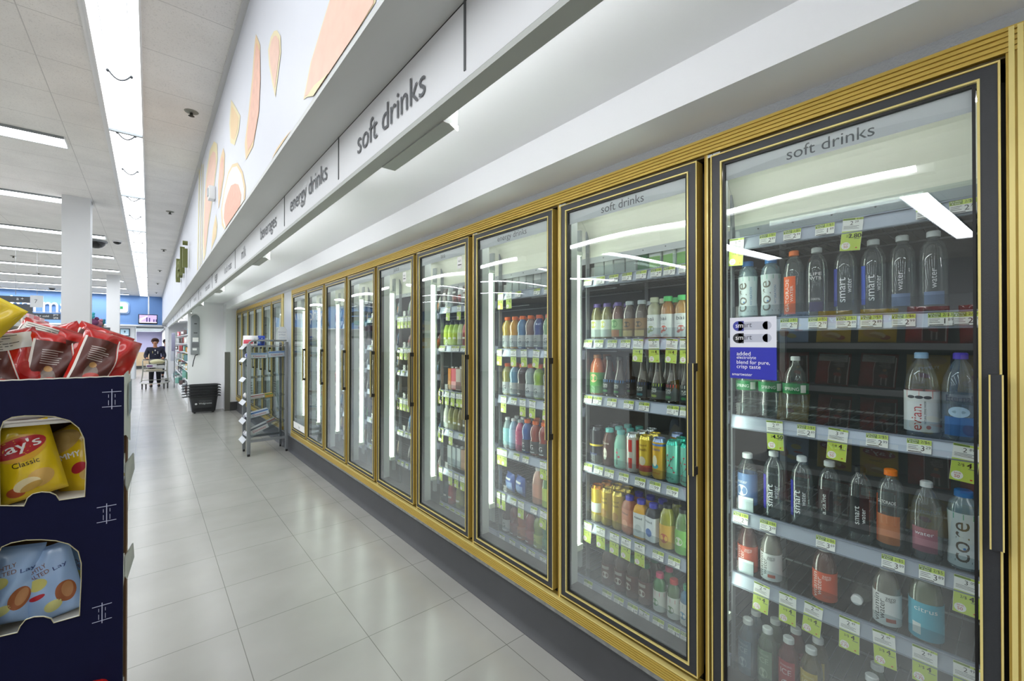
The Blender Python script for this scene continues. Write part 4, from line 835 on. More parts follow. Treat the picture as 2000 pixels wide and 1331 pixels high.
row(3, 3, [(p, olv(c, l, cc), d, 'tea_bottle') for p, c, l, cc, d in ((857, 'd8dccc', 'e4e6dc', 'e0e2dc', 'white tea'), (870, '7a7a3c', '8c8a4a', '3c4028', 'olive tea'), (880, '8a8440', '9a9450', '44482c', 'olive tea'), (891, '7a6c38', '86764a', '3c3820', 'brown olive tea'), (902, '50483c', '5c564a', '2a2824', 'dark brown tea'), (913, '3c3a34', '48463e', '222220', 'near-black tea'))], back=1)
row(3, 4, [(p, carton(c, b_, '', '000000', h=.16), d, 'tea_carton') for p, c, b_, d in ((857, 'b8c0c0', '8a9498', 'silver carton'), (869, 'a4aeb4', '7a8890', 'blue-grey carton'), (879, 'b4bcc0', '8c989c', 'pale grey carton'), (889, 'a0785c', 'b89070', 'brown carton'), (900, '8c949c', '6a747c', 'slate carton'), (911, '6c9cbc', '8cb8d4', 'blue carton'))], xo=.062)
row(3, 5, [(865, olv('4a5a60', '50646c'), 'slate tea', 'tea_bottle'), (880, olv('9a3a38', 'a84848'), 'red tea', 'tea_bottle'), (899, olv('7a7c34', '8a8c40'), 'olive green tea', 'tea_bottle')])
# bays 4-8 packs (narrow, strongly foreshortened)
PAL = {0: ['c8ccca', 'a8aca8', 'b8c0bc', 'd0d2cc', 'c0c4b8'], 1: ['8a5a50', 'b8b4ac', '9c8c84', 'c4c0b8', '7c4c48'], 2: ['d88a30', '6aa83c', 'c0463c', 'd8c040', '2c3a30'], 3: ['d8a030', 'c86030', 'b03038', '7a4038', 'd8c858'], 4: ['5a8cc0', '4a4c54', '7ca8d0', '8a8c94', '3c5c90'], 5: ['9c9890', 'b0a08c', '8c8c94', '6c6058', 'a8a49c']}
for bay in range(4, 9):
    for k in range(6):
        n = 7 if bay == 4 else 6
        for i in range(n):
            y = Y0+W*bay+.07+(.62/n)*i+.03
            c = PAL[k][(i+bay) % 5] if bay == 4 else (['b8c4c8', '8fa8b8', 'a83a34', 'd0d4d0', '5c86b0', '9a8c6c', '4f8f5c', 'c8b49c', '6a6e70'][(i*5+k*3+bay*2) % 9])
            if bay > 4 and R.random() < .2: continue
            p = pack(.085, .15 if k not in (1, 2) else .125, .035, c, PAL[(k+2) % 6][(i+k) % 5])
            nm = {'d': 'white', 'c': 'cream', 'b': 'pale', 'a': 'tan', '9': 'brown', '8': 'brown', '7': 'brown', '6': 'green', '5': 'blue', '4': 'dark', '3': 'navy', '2': 'black'}
            nm = 'coloured' ; r_, g_, b_ = [int(c[q:q+2], 16) for q in (0, 2, 4)]
            mxv, mnv = max(r_, g_, b_), min(r_, g_, b_)
            nm = ('pale' if mnv > 165 else 'grey' if mxv < 190 and mxv > 90 else 'dark' if mxv <= 90 else 'stone') if mxv-mnv < 38 else ('yellow' if r_ > 180 and g_ > 150 else 'orange' if r_ > 180 and g_ > 80 else 'red' if r_ == mxv and g_ < 90 else 'green' if g_ == mxv else 'blue' if b_ == mxv else 'brown')
            put(p, (XS+.05, y, SH[(bay, k)]+.004), math.radians(-30+R.uniform(-5, 5)), lab(f'{nm} food pouch', n-1-i if i < 14 else 13, 0, k, bay), 'food pouch', 'food_pouch', f'food pouches on {SHN[k]}, {BAY[bay]}', tilt=(0, math.radians(8), math.radians(-32+R.uniform(-6, 6))))
# ------------------------------------------------------------------ chip bags
def bulge(w, h, t, seed, A=1.0):
    r = random.Random(seed); ph = [r.uniform(0, 6.28) for _ in range(8)]
    def f(u, v):
        a = min(1, abs(2*u/w)); b = min(1, abs(2*v/h))
        base = t/2*(max(0, 1-a**2.4))**.55*(max(0, 1-b**3.2))**.6
        wr = A*.0055*(math.sin(46*u+9*v+ph[0])*math.sin(31*v+ph[1])+.8*math.sin(75*u-38*v+ph[2]))*(1-a*.5)
        wr += A*.008*abs(math.sin(26*u*(1+.3*math.sin(ph[3]))+ph[4]))*(b**3)*(1-a)
        return max(.0008, base+wr*(1-a**6)*(1-b**8)*(1 if base > .004 else 0))
    return f
def bag_mesh(w, h, t, seed, col, col2, art, back=None, A=1.0):
    f = bulge(w, h, t, seed, A); nx, ny = 26, 32; g = G(); main = mat(col, .16, 0, .8); hem = mat(col2, .25, 0, .7); bk = mat(back or col, .25, 0, .6)
    for sgn in (1, -1):
        for j in range(ny):
            for i in range(nx):
                P = []
                for di, dj in ((0, 0), (1, 0), (1, 1), (0, 1)):
                    u = (i+di)/nx*w-w/2; v = (j+dj)/ny*h-h/2; P.append((u, v, sgn*f(u, v)))
                g.add(P, [(0, 1, 2, 3) if sgn > 0 else (3, 2, 1, 0)], (hem if (j < 1 or j >= ny-1) else main) if sgn > 0 else bk)
    bm = bmesh.new(); me = g.mesh('x'); bm.from_mesh(me); bmesh.ops.remove_doubles(bm, verts=bm.verts, dist=1e-5); bm.to_mesh(me); bm.free()
    me.set_sharp_from_angle(angle=math.radians(50)); me.name = 'chip_bag'
    out = {'chip_bag': me}
    if art:
        g = G(); fn = lambda u, v, n: (u, v, f(max(-w/2, min(w/2, u)), max(-h/2, min(h/2, v)))+.0014+n)
        for t_ in art:
            if t_[0] == 't': g.text(t_[1], t_[2], t_[3], mat(t_[6], .3), wd=t_[4], ht=t_[5], n=.0012, rot=t_[7], fn=fn, bold=t_[8] if len(t_) > 8 else 0)
            elif t_[0] == 'e':
                _, x, y, rx, ry, c, rot, n_ = t_; cc, ss = math.cos(rot), math.sin(rot)
                for q in range(5):   # rings so the oval follows the bag
                    a0, a1 = q/5, (q+1)/5; V = []; K = 24
                    for rr in (a0, a1):
                        for i in range(K):
                            an = 2*math.pi*i/K; X_, Y_ = rx*rr*math.cos(an), ry*rr*math.sin(an); V.append((x+X_*cc-Y_*ss, y+X_*ss+Y_*cc, n_))
                    g.add(V, [(i, K+i, K+(i+1) % K, (i+1) % K) for i in range(K)], mat(c, .3), fn)
            else:
                _, x0, x1, y0, y1, c, n_ = t_; g.rect(x0, x1, y0, y1, mat(c, .3), n_, nx=14, ny=14, fn=fn)
        out['print'] = g.mesh('bag_print')
    return out
lays = [('e', 0, .055, .085, .052, 'e0a82c', .12, 0), ('e', -.005, .06, .092, .036, 'b8242a', .15, .0006), ('t', "Lay's", -.004, .060, .145, .050, 'f4f0ea', .12, .0012), ('t', 'Classic', .005, -.005, .085, .020, '3c2a1a', .05),
        ('e', .035, -.075, .045, .034, 'dcb060', .3, 0), ('e', -.01, -.09, .045, .026, 'ecd9a8', .2, .0006), ('e', -.05, -.11, .03, .02, 'b8562e', .0, .0003), ('e', .0, -.10, .04, .014, 'c9a050', .3, .001)]
LAY = bag_mesh(.215, .30, .085, 3, 'e8c41c', 'd8b418', lays)
LAYB = bag_mesh(.215, .30, .085, 5, 'e4c020', 'd0ac18', [('e', -.01, .10, .085, .045, 'c9a860', 0, 0), ('t', 'YUMMY', -.01, .035, .11, .024, 'f4f2ea', -.2, .0008), ('e', .01, -.03, .03, .020, 'b8303a', .3, 0), ('e', .04, -.075, .045, .03, 'dcb868', -.3, 0), ('t', 'TASTY', .03, -.125, .07, .012, 'f0ece0', .1)])
LITE = [bag_mesh(.21, .30, .08, s_, 'a9c6ea', '9ab8e0', [('t', 'LIGHTLY', -.025, .075, .085, .017, '8a5a44', .25), ('t', 'SALTED', -.020, .052, .085, .017, '8a5a44', .2), ('t', 'Lay', .06, .06, .05, .02, '2a3f7a', .2), ('e', -.03, .015, .035, .024, 'd8d07a', .2, 0), ('e', .055, -.05, .036, .045, 'a8623a', -.2, 0), ('e', .062, -.045, .020, .034, 'c08858', -.2, .0008), ('e', -.045, -.035, .030, .010, 'c0303a', .1, .0003), ('e', .0, -.09, .035, .022, 'd8d48a', .3, 0)]) for s_ in (11, 12)]
LOGO = bag_mesh(.23, .31, .09, 21, 'd8b81c', 'e0c838', [('e', 0, .04, .085, .08, 'b8a048', .3, 0), ('r', -.105, .105, -.115, -.055, 'a82428', .0004), ('t', 'LAYS', 0, -.085, .15, .045, 'e8e4dc', .1, .001)])
def redart(seed):
    r = random.Random(seed); a = [('r', -.095, .010, -.14, .115, '55241b', 0), ('r', .012, .016, -.14, .13, 'd8cfc4', .0005), ('r', -.10, -.094, -.14, .12, 'e4ddd4', .0006)]
    for i in range(7): a.append(('r', -.075, -.01-r.uniform(0, .02), .075-.009*i, .078-.009*i, 'c4b8b0', .0008))
    a += [('e', -.045, -.035, .020, .040, '7a6a60', 0, .0004), ('e', -.045, .002, .012, .012, 'b88a50', 0, .0008), ('e', -.04, -.05, .024, .018, 'a83428', .3, .0008), ('r', -.06, -.052, -.13, -.06, 'b8b0a8', .0008), ('r', -.036, -.028, -.13, -.06, 'b8b0a8', .0008),
          ('e', .05, -.02, .026, .035, 'a8201c', .4, .0003)]
    return a
REDB = [bag_mesh(.21, .31, .10, 30+i, 'b81e18', 'a01814', redart(i), back='5c3024', A=1.9) for i in range(3)]
SILV = ('r', -.09, .09, .07, .135, 'c9c6be', .0010)
REDS = bag_mesh(.21, .31, .10, 40, 'ac1e18', '8a2018', redart(9)+[SILV]+[('r', -.08, .05-.02*(i % 3), .125-.010*i, .128-.010*i, '4c4844', .0016) for i in range(6)], back='5c3024', A=1.9)
BSC_ = .75
def bag(parts, loc, rot, label, group, sc=None):
    o = inst('chip_bag', parts['chip_bag']); o.scale = (sc or BSC_,)*3; o.location = loc; o.rotation_euler = [math.radians(a) for a in rot]
    tag(o, label, 'chip bag', group)
    if 'print' in parts: inst('bag_print', parts['print'], o)
    return o
# ------------------------------------------------------------------ navy cardboard chip display
NAVY = mat('0d0f30', .8, 0, .2, var=.06, vscale=30); KRAFT = mat('6b4a2c', .8); CWH = mat('d9dbd6', .6)
YD = 1.82
def win(pts, k=2.417, oy=780): return [atY(x/k, oy+y/k, YD) for x, y in pts]
W1 = [(6, 500), (2, 300), (4, 150), (20, 105), (60, 85), (120, 78), (185, 78), (260, 82), (330, 100), (375, 135), (400, 185), (410, 300), (405, 458), (285, 475), (270, 450), (240, 438), (200, 436), (160, 445), (135, 465), (120, 502)]
W2 = [(0, 1116), (-6, 900), (0, 730), (14, 695), (60, 675), (130, 662), (200, 660), (270, 665), (330, 680), (375, 715), (390, 770), (390, 850), (383, 1016), (262, 1050), (250, 1030), (215, 1020), (170, 1022), (130, 1035), (105, 1065), (92, 1095)]
tr = atY(243, 735, YD); XR = tr.x; ZT = tr.z; XL = XR-.62
root = empty('chip_display', ((XL+XR)/2, YD+.2, 0), 'navy cardboard chip display stand with arched cut-out windows at aisle end', 'display stand')
off = Vector(root.location)
cu = bpy.data.curves.new('c', 'CURVE'); cu.dimensions = '2D'; cu.fill_mode = 'BOTH'; cu.extrude = .0025
for P in ([(XL, .0), (XR, .0), (XR, ZT), (XL, ZT)], [(p.x, p.z) for p in win(W1)], [(p.x, p.z) for p in win(W2)], [(XL+.05, .25), (XL+.05, .0), (XL+.0501, 0)][:0]):
    if not P: continue
    sp_ = cu.splines.new('POLY'); sp_.points.add(len(P)-1); sp_.use_cyclic_u = True
    for q, p in zip(sp_.points, P): q.co = (p[0], p[1], 0, 1)
tmp = bpy.data.objects.new('c', cu); C.objects.link(tmp)
me = bpy.data.meshes.new_from_object(tmp.evaluated_get(bpy.context.evaluated_depsgraph_get())); bpy.data.objects.remove(tmp)
me.materials.clear(); me.materials.append(NAVY); me.materials.append(CWH)
for p in me.polygons: p.material_index = 0 if abs(p.normal.z) > .5 else 1
inst('front_panel', me, root, Vector((0, YD, 0))-off, MY)
g = G()
for P in (win(W1), win(W2)):
    g.tube([(p.x, YD-.0035, p.z) for p in P]+[(P[0].x, YD-.0035, P[0].z)], .0013, mat('b9b08c', .7), 4)
g.tube([(XL+(XR-XL)*i/40, YD-.001, ZT+.001*(i % 2)) for i in range(41)], .0022, mat('ddd9cc', .7), 4)
for cx, cy in ((219, 780), (210, 1003), (202, 1196)):
    c_ = atY(cx, cy, YD-.003); s_ = .022; wm = mat('b9bbd0', .6)
    for a_, b_, c2, d_ in ((-.001, .001, -.031, .031), (-s_, s_, .022, .0238), (-s_, s_, -.0238, -.022), (-.008, -.0068, -.018, -.003), (-.008, -.0068, .005, .015), (.0068, .008, -.018, -.003), (.0068, .008, .005, .015)):
        g.box(c_.x+a_, c_.x+b_, YD-.0034, YD-.0028, c_.z+c2, c_.z+d_, wm)
g.build('panel_print', root, -off)
g = G(); sx = XR-.004
g.add([(sx, YD, 0), (sx, YD+.06, 0), (sx, YD+.06, ZT), (sx, YD, ZT)], [(0, 1, 2, 3)], CWH); g.box(sx-.003, sx, YD+.002, YD+.05, 0, ZT, CWH)
g.box(sx-.004, sx+.002, YD+.30, YD+.44, .0, ZT+.01, KRAFT); g.box(XL, XL+.004, YD, YD+.44, 0, ZT, NAVY); g.box(XL, sx, YD+.436, YD+.44, 0, ZT, KRAFT)
for z in (.10, .50, .75, 1.12, 1.31): pass
g.build('side_panel', root, -off)
for z, nm in ((1.36, 'tray'), (1.118, 'tray'), (.752, 'tray'), (.30, 'tray')):
    g = G(); g.box(XL+.006, sx-.006, YD+.006, YD+.43, z, z+.008, mat('c9c5ba', .7)); 
    g.box(sx-.008, sx-.002, YD+.06, YD+.30, z, z+.075, CWH); g.build('tray', root, -off)
g = G()
for z in (1.30, ): 
    V = []
    for i in range(9):
        t = i/8; V.append((sx+.012*math.sin(t*3.14)+.002, YD+.02+.40*t, ZT-.19-.05*math.sin(t*3.1)**2)); V.append((sx+.012*math.sin(t*3.14)+.002, YD+.02+.40*t, ZT+.002+.01*math.sin(t*7)))
    g.add(V, [(2*i, 2*i+2, 2*i+3, 2*i+1) for i in range(8)], CWH)
    for i in range(5): g.box(sx+.013, sx+.0145, YD+.10+.05*i, YD+.125+.05*i, ZT-.14, ZT-.03, mat('9aa8b4', .6))
g.build('side_flap', root, -off)
g = G()
for (py, zz) in ((920, 0), (1100, 0)):
    c_ = atY(243, py, YD+.05)
    V = [(XR, c_.y, c_.z+.02), (XR+.02, c_.y+.03, c_.z+.05), (XR+.022, c_.y+.06, c_.z-.01), (XR+.004, c_.y+.09, c_.z-.09), (XR, c_.y+.02, c_.z-.05)]
    g.add(V, [(0, 1, 2, 3, 4)], CWH); g.add([(p[0]+.002, p[1], p[2]) for p in V], [(4, 3, 2, 1, 0)], CWH)
g.build('torn_flap', root, -off)
def bagat(parts, px, py, Y, rot, label, group):
    v = atY(px, py, Y); return bag(parts, v, rot, label, group)
bagat(LAY, 50, 900, YD+.070, (88, -12, 4), 'yellow bag of classic chips in the upper window of navy display', 'chip bags in the navy display').scale = (.64, .74, .66)
bagat(LAYB, 152, 900, YD+.15, (88, -28, -16), 'yellow chip bag leaning sideways in upper window of the navy display', 'chip bags in the navy display')

def bagat2(*a): o = bagat(*a); o.scale = (.60, .72, .66); return o
bagat2(LITE[0], 14, 1142, YD+.075, (88, 10, 8), 'pale blue chip bag at cut edge of the lower window, navy display', 'chip bags in the navy display')
bagat2(LITE[1], 100, 1136, YD+.085, (88, -12, -6), 'pale blue lightly salted chip bag in middle of lower display window', 'chip bags in the navy display')
bagat2(LITE[0], 172, 1120, YD+.15, (88, -10, -18), 'pale blue chip bag tucked behind the lower window edge, aisle side', 'chip bags in the navy display')
ZB = ZT
def topbag(parts, px, dz, Y, rot, label):
    v = atY(px, 735, Y); v.z = ZB+.035+dz; return bag(parts, v, rot, label, 'red chip bags on top of the navy display')
topbag(REDB[2], -20, -.010, YD+.16, (84, 10, -10), 'red chip bag below the yellow bag at display top, mostly hidden')
topbag(REDS, 20, -.010, YD+.11, (80, -14, 8), 'red chip bag with silver nutrition panel tipped forward on display')
topbag(REDB[0], 66, -.022, YD+.14, (86, 4, 22), 'red chip bag with brown side picture, first past silver-panel bag')
topbag(REDB[1], 112, -.020, YD+.13, (86, 12, 28), 'red chip bag leaning over in middle of the display top row')
topbag(REDB[0], 156, -.022, YD+.15, (84, 16, 26), 'red chip bag leaning beside the corner bag of display top')
topbag(REDB[2], 198, -.015, YD+.12, (86, 20, 24), 'red chip bag at the aisle corner of the display top')
topbag(REDS, 70, .022, YD+.27, (76, 22, -8), 'red chip bag with silver panel in rear row on display')
topbag(REDB[1], 128, .012, YD+.30, (80, -22, 12), 'brown-backed red chip bag in the rear row on display')
topbag(REDB[0], 180, .012, YD+.31, (80, 24, 10), 'red chip bag in the rear row by display aisle corner')
v = atY(-74, 636, YD+.06); bag(LOGO, v, (84, 34, -10), 'yellow chip bag perched on top of the red bags', 'yellow chip bag on top', sc=.68)
v = atZ(256, 1352, .53); bag(REDB[2], (v.x-.05, v.y+.04, .46), (70, 20, 70), 'red chip bag sticking out low beside the navy display', 'chip bag low on aisle side')

# ------------------------------------------------------------------ snack gondola facing the coolers (seen as reflections)
gx = -1.15
root = empty('snack_shelving', (gx, .2, 0), 'dark shelving unit of chip bags across the aisle from the coolers', 'shelving')
G().box(-.5, -.46, -1.9, 1.35, 0, 1.75, DKG).box(-.5, .0, -1.9, 1.35, 0, .14, DKG).build('back_panel', root)
zs = [.14, .50, .86, 1.22, 1.58]
for i, z in enumerate(zs):
    if i: G().box(-.46, .0, -1.9, 1.35, z-.02, z, mat('8b8e92', .5)).build('shelf_board', root)
    G().box(.0, .006, -1.9, 1.35, z-.035, z+.012, mat('c4c6ca', .4)).build('price_rail', root)
for i, z in enumerate(zs):
    for j in range(13):
        par = [REDB[0], LAY, LITE[0], REDB[1], LAYB, REDS][(i*2+j//2) % 6]; cn = ['red', 'yellow', 'pale blue', 'red', 'yellow', 'red'][(i*2+j//2) % 6]
        bag(par, (gx-.12+R.uniform(-.02, .02), .2-1.75+.235*j, z+.152), (82, R.uniform(-3, 3), 90), f'{cn} chip bag reflected in cooler glass, {ORD[j]} along {["floor", "second", "third", "fourth", "top"][i]} shelf opposite', 'chip bags across the aisle', sc=.9)

# ------------------------------------------------------------------ grey snack rack by the coolers
MET = mat('84888b', .4, .35, bump=.1, bscale=300); ACR = glass_mat(1.45, (.88, .90, .91))
x0, x1, y0, y1, H_ = 1.05, 1.57, 6.98, 7.40, 1.63
root = empty('snack_rack', (x0, y0, 0), 'grey metal and clear acrylic snack rack standing by the coolers', 'display rack')
def rb(*a): return [a[0]-x0, a[1]-x0, a[2]-y0, a[3]-y0, a[4], a[5]]
for (x, y, w_) in ((x0, y0, .045), (x1-.035, y0, .04), (x0, y1-.04, .04), (x1-.035, y1-.04, .035)):
    g = G(); g.box(x-x0, x-x0+w_, y-y0, y-y0+.035, .03, H_-.05 if x == x0 else H_-.02, MET, b=.004); g.box(x-x0+.006, x-x0+w_-.006, y-y0+.005, y-y0+.03, 0, .03, BLK); g.build('post', root)
for y in (y0+.005, y1-.03):
    g = G(); g.tube([(.022, y-y0+.01, H_-.07), (.03, y-y0+.01, H_-.03), (.06, y-y0+.01, H_-.008), (.10, y-y0+.01, H_), (x1-x0-.02, y-y0+.01, H_)], .013, MET, 8)
    g.box(.02, x1-x0-.02, y-y0+.002, y-y0+.02, .19, .225, MET); g.tube([(.03, y-y0+.01, H_-.09), (x1-x0-.03, y-y0+.01, H_-.09)], .005, MET); g.build('top_rail', root)
    g = G(); g.box(.045, x1-x0-.04, y-y0+.008, y-y0+.011, .225, H_-.1, ACR); g.build('acrylic_side', root)
RZ = [(.33, .20), (.55, .1), (.79, .05), (1.10, .02), (1.37, .0), (1.55, .0)]
for i, (z, sl) in enumerate(RZ):
    g = G(); za = z-sl*.5; zb = z+sl*.5+.02
    g.add([(.0, .03, za), (.5, .03, zb), (.5, .38, zb), (.0, .38, za), (.0, .03, za-.008), (.5, .03, zb-.008), (.5, .38, zb-.008), (.0, .38, za-.008)], [(0, 1, 2, 3), (7, 6, 5, 4), (0, 4, 5, 1), (2, 6, 7, 3), (0, 3, 7, 4), (1, 5, 6, 2)], ACR if i < 5 else MET); g.build('rack_shelf', root)
    g = G(); g.add([(-.005, .03, za+.01), (-.005, .39, za+.01), (-.05, .39, za-.045), (-.05, .03, za-.045), (-.003, .03, za+.008), (-.003, .39, za+.008), (-.048, .39, za-.047), (-.048, .03, za-.047)], [(0, 1, 2, 3), (7, 6, 5, 4), (0, 4, 5, 1), (2, 6, 7, 3)], mat('c9ccce', .3)); g.build('price_lip', root)
g = G(); P = [(-.062, 0), (.062, 0), (.062, .13)]+[(.062*math.cos(math.pi*i/10), .13+.062*math.sin(math.pi*i/10)) for i in range(1, 10)]+[(-.062, .13)]
g.poly(P, mat('dfe3ea', .3)); g.poly([(p[0], p[1]) for p in P[::-1]], mat('dfe3ea', .3), -.003); g.text('Bakery Snack', 0, .112, mat('6a76a0', .5), wd=.10, n=.001); g.text('of Week', 0, .075, mat('6a76a0', .5), wd=.085, n=.001); g.rect(-.04, .04, .02, .035, mat('c9d2e0', .4), .0005)
g.build('arched_sign', root, (x1-x0-.075, .02, H_+.012), MY)
def sbox(w_, d_, h_, col, band, txt, tc='b8303a'):
    k = ('sb', w_, d_, h_, col, band, txt)
    if k in _B: return _B[k]
    g = G(); g.box(0, w_, 0, d_, 0, h_, mat(col, .45), b=.003); f = lambda u, v, n: (u, -.0006-n, v)
    g.rect(.004, w_-.004, h_*.70, h_-.004, mat(band, .4), 0, fn=f)
    if txt: g.text(txt, w_*.5, h_*.38, mat(tc, .5), wd=w_*.7, ht=h_*.36, n=.0003, fn=f)
    _B[k] = {'b': g.mesh('snack_box')}; return _B[k]
def sput(p, x, y, z, ry, label, rz=0):
    o = inst('snack_box', p['b']); o.location = (x, y, z); o.rotation_euler = (0, math.radians(ry), math.radians(rz)); tag(o, label, 'snack box', 'snack boxes on the grey rack')
sput(sbox(.24, .10, .085, 'dfdcd8', '6a6e78', 'Donettes'), x0+.06, y0+.05, .285, -22, 'tilted white donut box on the bottom shelf of grey rack')
sput(sbox(.20, .10, .05, 'a8a4a4', 'b8605c', ''), x0+.22, y0+.18, .36, -22, 'flat grey pink-topped snack box at the back of the bottom rack shelf')
sput(sbox(.24, .11, .075, 'dfe2e8', '4f7ec0', 'Donettes'), x0+.05, y0+.05, .525, -12, 'white and blue snack box on second rack shelf from bottom')
sput(sbox(.18, .11, .05, 'dcdad4', 'a83a34', 'Donettes'), x0+.05, y0+.05, .795, -6, 'long white red-lettered snack box on the middle rack shelf')
sput(sbox(.10, .11, .055, 'd8b048', '4f9a5c', 'Minis', 'c0602a'), x0+.235, y0+.05, .805, -6, 'yellow and green snack box on the middle rack shelf')
sput(sbox(.21, .11, .075, 'dfe1e6', '8fb0dc', 'Gems'), x0+.05, y0+.05, 1.378, 0, 'white pale-blue snack box on upper rack shelf, aisle side')
sput(sbox(.215, .11, .085, 'd9dde6', '7f9fd8', 'Cupcake'), x0+.275, y0+.05, 1.385, -3, 'larger white pale-blue snack box on upper rack shelf, cooler side')
for i, (dx_, c1, c2) in enumerate(((.03, 'e8e6ea', 'b8384a'), (.08, 'dfe2e8', '3a3c44'), (.13, '2f4fb0', '8fb4e0'), (.18, '2a46a8', '1a2c6a'))):
    put(pack(.14, .15, .05, c1, c2), (x0+.0+dx_, y0+.12+.03*i, 1.555), 0, ['white and red snack pouch', 'white and black snack pouch', 'bright blue snack pouch', 'darker blue snack pouch'][i]+' on top of the grey rack', 'snack pouch', 'snack_pouch', 'snack pouches on the grey rack', tilt=(0, math.radians(14), math.radians(70)))
for i, (z, c) in enumerate(((1.375, '3a4ca8'), (.80, 'e6e4e0'), (.53, 'd9dde4'), (.50, '3a3c50'), (.26, 'd4d4d8'), (.255, 'a8a8b0'))):
    put(pack(.11, .07, .05, c, 'c8ccd8'), (x0+.015, y0+.13+.12*(i % 2), z+.002), 0, f'small {["blue", "white", "pale", "dark", "silver", "grey"][i]} snack pouch at the aisle edge of the grey rack', 'snack pouch', 'snack_pouch', 'snack pouches on the grey rack')

# ------------------------------------------------------------------ stack of shopping baskets
BK = mat('2b2c2f', .45); BK2 = mat('1b1c1e', .4)
def basket(z, bottom):
    root = empty('shopping_basket', (.96, 12.10, z), f'dark rolling shopping basket, {"bottom one on wheels" if bottom else ["", "second", "third", "fourth", "top"][int(round(z/.062))]+" of the stack"} against white end panel', 'shopping basket', 'stacked shopping baskets')
    g = G(); n = 24; rings = [(.22, .13, .03), (.265, .165, .36), (.285, .185, .37), (.29, .19, .395), (.268, .168, .395)]
    if not bottom: rings = [(.258, .158, .31)]+rings[1:]
    V = []
    for a_, b_, z_ in rings:
        for i in range(n):
            t = 2*math.pi*(i+.5)/n; k = 1/((abs(math.cos(t))**5+abs(math.sin(t))**5)**.2); V.append((a_*k*math.cos(t), b_*k*math.sin(t), z_))
    F = [(j*n+i, j*n+(i+1) % n, (j+1)*n+(i+1) % n, (j+1)*n+i) for j in range(len(rings)-1) for i in range(n)]
    if bottom: F.append(tuple(range(n))[::-1])
    g.add(V, F, BK); g.build('basket_body', root)
    g = G()
    for s_ in (-1, 1): g.tube([(-.29, .08*s_, .38), (-.38, .07*s_, .375), (-.40, 0, .372)], .008, BK2, 6)
    g.tube([(-.36, -.07, .375), (-.36, .07, .375)], .006, CHROME, 6); g.build('pull_handle', root)
    g = G()
    for s_ in (-1, 1): g.tube([(.29, .08*s_, .38), (.32, .05*s_, .37)], .012, BK2, 6)
    g.build('carry_handle', root)
    if bottom:
        for sx_ in (-.17, .17):
            for sy in (-.10, .10): G().lathe([(.022, -.01), (.022, .01)], BLK, 10, c=(sx_, sy, .022), ax='y').box(sx_-.008, sx_+.008, sy-.012, sy+.012, .03, .05, STEEL).build('wheel', root)
        g = G()
        for i in range(22): g.box(-.20+.0185*i, -.195+.0185*i, -.154, -.146, .06, .12, BK2)
        g.build('slot_row', root)
        g = G(); g.text('Walgreens', .02, 0, mat('d9dadc', .5), wd=.24, n=.001, bold=.001); g.ell(-.15, 0, .022, .022, mat('d9dadc', .5), .001); g.text('Walgreens', .02, .055, mat('6a6b6e', .5), wd=.24, n=.001)
        g.build('basket_print', root, (0, -.165, .22), MY @ Matrix.Rotation(math.radians(6), 4, 'X'))
for i in range(5): basket(.062*i, i == 0)

# grey hanging clip strip on the end panel
v = atY(381, 660, 12.49); root = empty('hanging_tray', (v.x, 12.48, 0), 'long grey wall holder with hanging hook on the white end panel', 'wall holder')
zt = atY(381, 617, 12.49).z; zb = atY(381, 693, 12.49).z
g = G(); g.box(-.085, .085, -.035, .02, zb, zt-.05, GREYP, b=.012); g.lathe([(.083, -.034), (.083, .02)], GREYP, 16, c=(0, 0, zt-.06), ax='y'); g.build('holder_body', root)
g = G(); g.box(-.05, .06, -.038, -.034, zb+.3, zb+.40, CARD); g.box(-.05, .03, -.038, -.034, zb+.10, zb+.15, CARD); g.box(-.06, .07, -.038, -.034, zb+.17, zb+.28, mat('6c6e72', .5)); g.box(-.02, .03, -.038, -.034, zt-.20, zt-.18, INK); g.box(-.03, .04, -.038, -.034, zt-.42, zt-.39, mat('5c5e62', .5)); g.build('holder_label', root)
g = G(); g.tube([(.05, -.03, zb), (.0, -.05, zb-.02), (-.03, -.05, zb-.15), (-.05, -.05, zb-.28)], .010, BK2, 6); g.build('hook', root)

# ------------------------------------------------------------------ shelving bay beyond the end panel
root = empty('package_shelving', (.80, 12.7, 0), 'long white wall shelving crowded with small packages past the baskets', 'shelving')
G().box(.44, .49, 0, 12.4, 0, 2.3, mat('e6e8ea', .5)).build('back_panel', root); G().box(-.03, .44, 0, 12.4, 0, .16, mat('d9dbdd', .5)).build('base_deck', root)
SZ = [.16, .45, .74, 1.02, 1.30, 1.58, 1.86]
for i, z in enumerate(SZ[1:]): G().box(.08, .44, 0, 12.4, z-.02, z, mat('e2e4e6', .5)).build('shelf_board', root)
PC = ['c9cccd', '4f7a5c', 'a84a4c', '3c4044', 'd8d4c8', '6a8c94', 'c09a4c', '8a9094', 'b8c4c0', '5a4a48', '7ab0a4', 'c87a84']
PN = ['pale grey', 'green', 'red', 'charcoal', 'cream', 'teal', 'mustard', 'grey', 'mint grey', 'brown', 'aqua', 'pink']
SM = [G().box(0, .10, -.16, .16, 0, .20, mat(c, .4), b=.008).rect(-.10, .10, .05, .14, mat('e9eaea', .5), .0, fn=lambda u, v, n: (-.001, -u, v)).mesh('small_package') for c in PC]
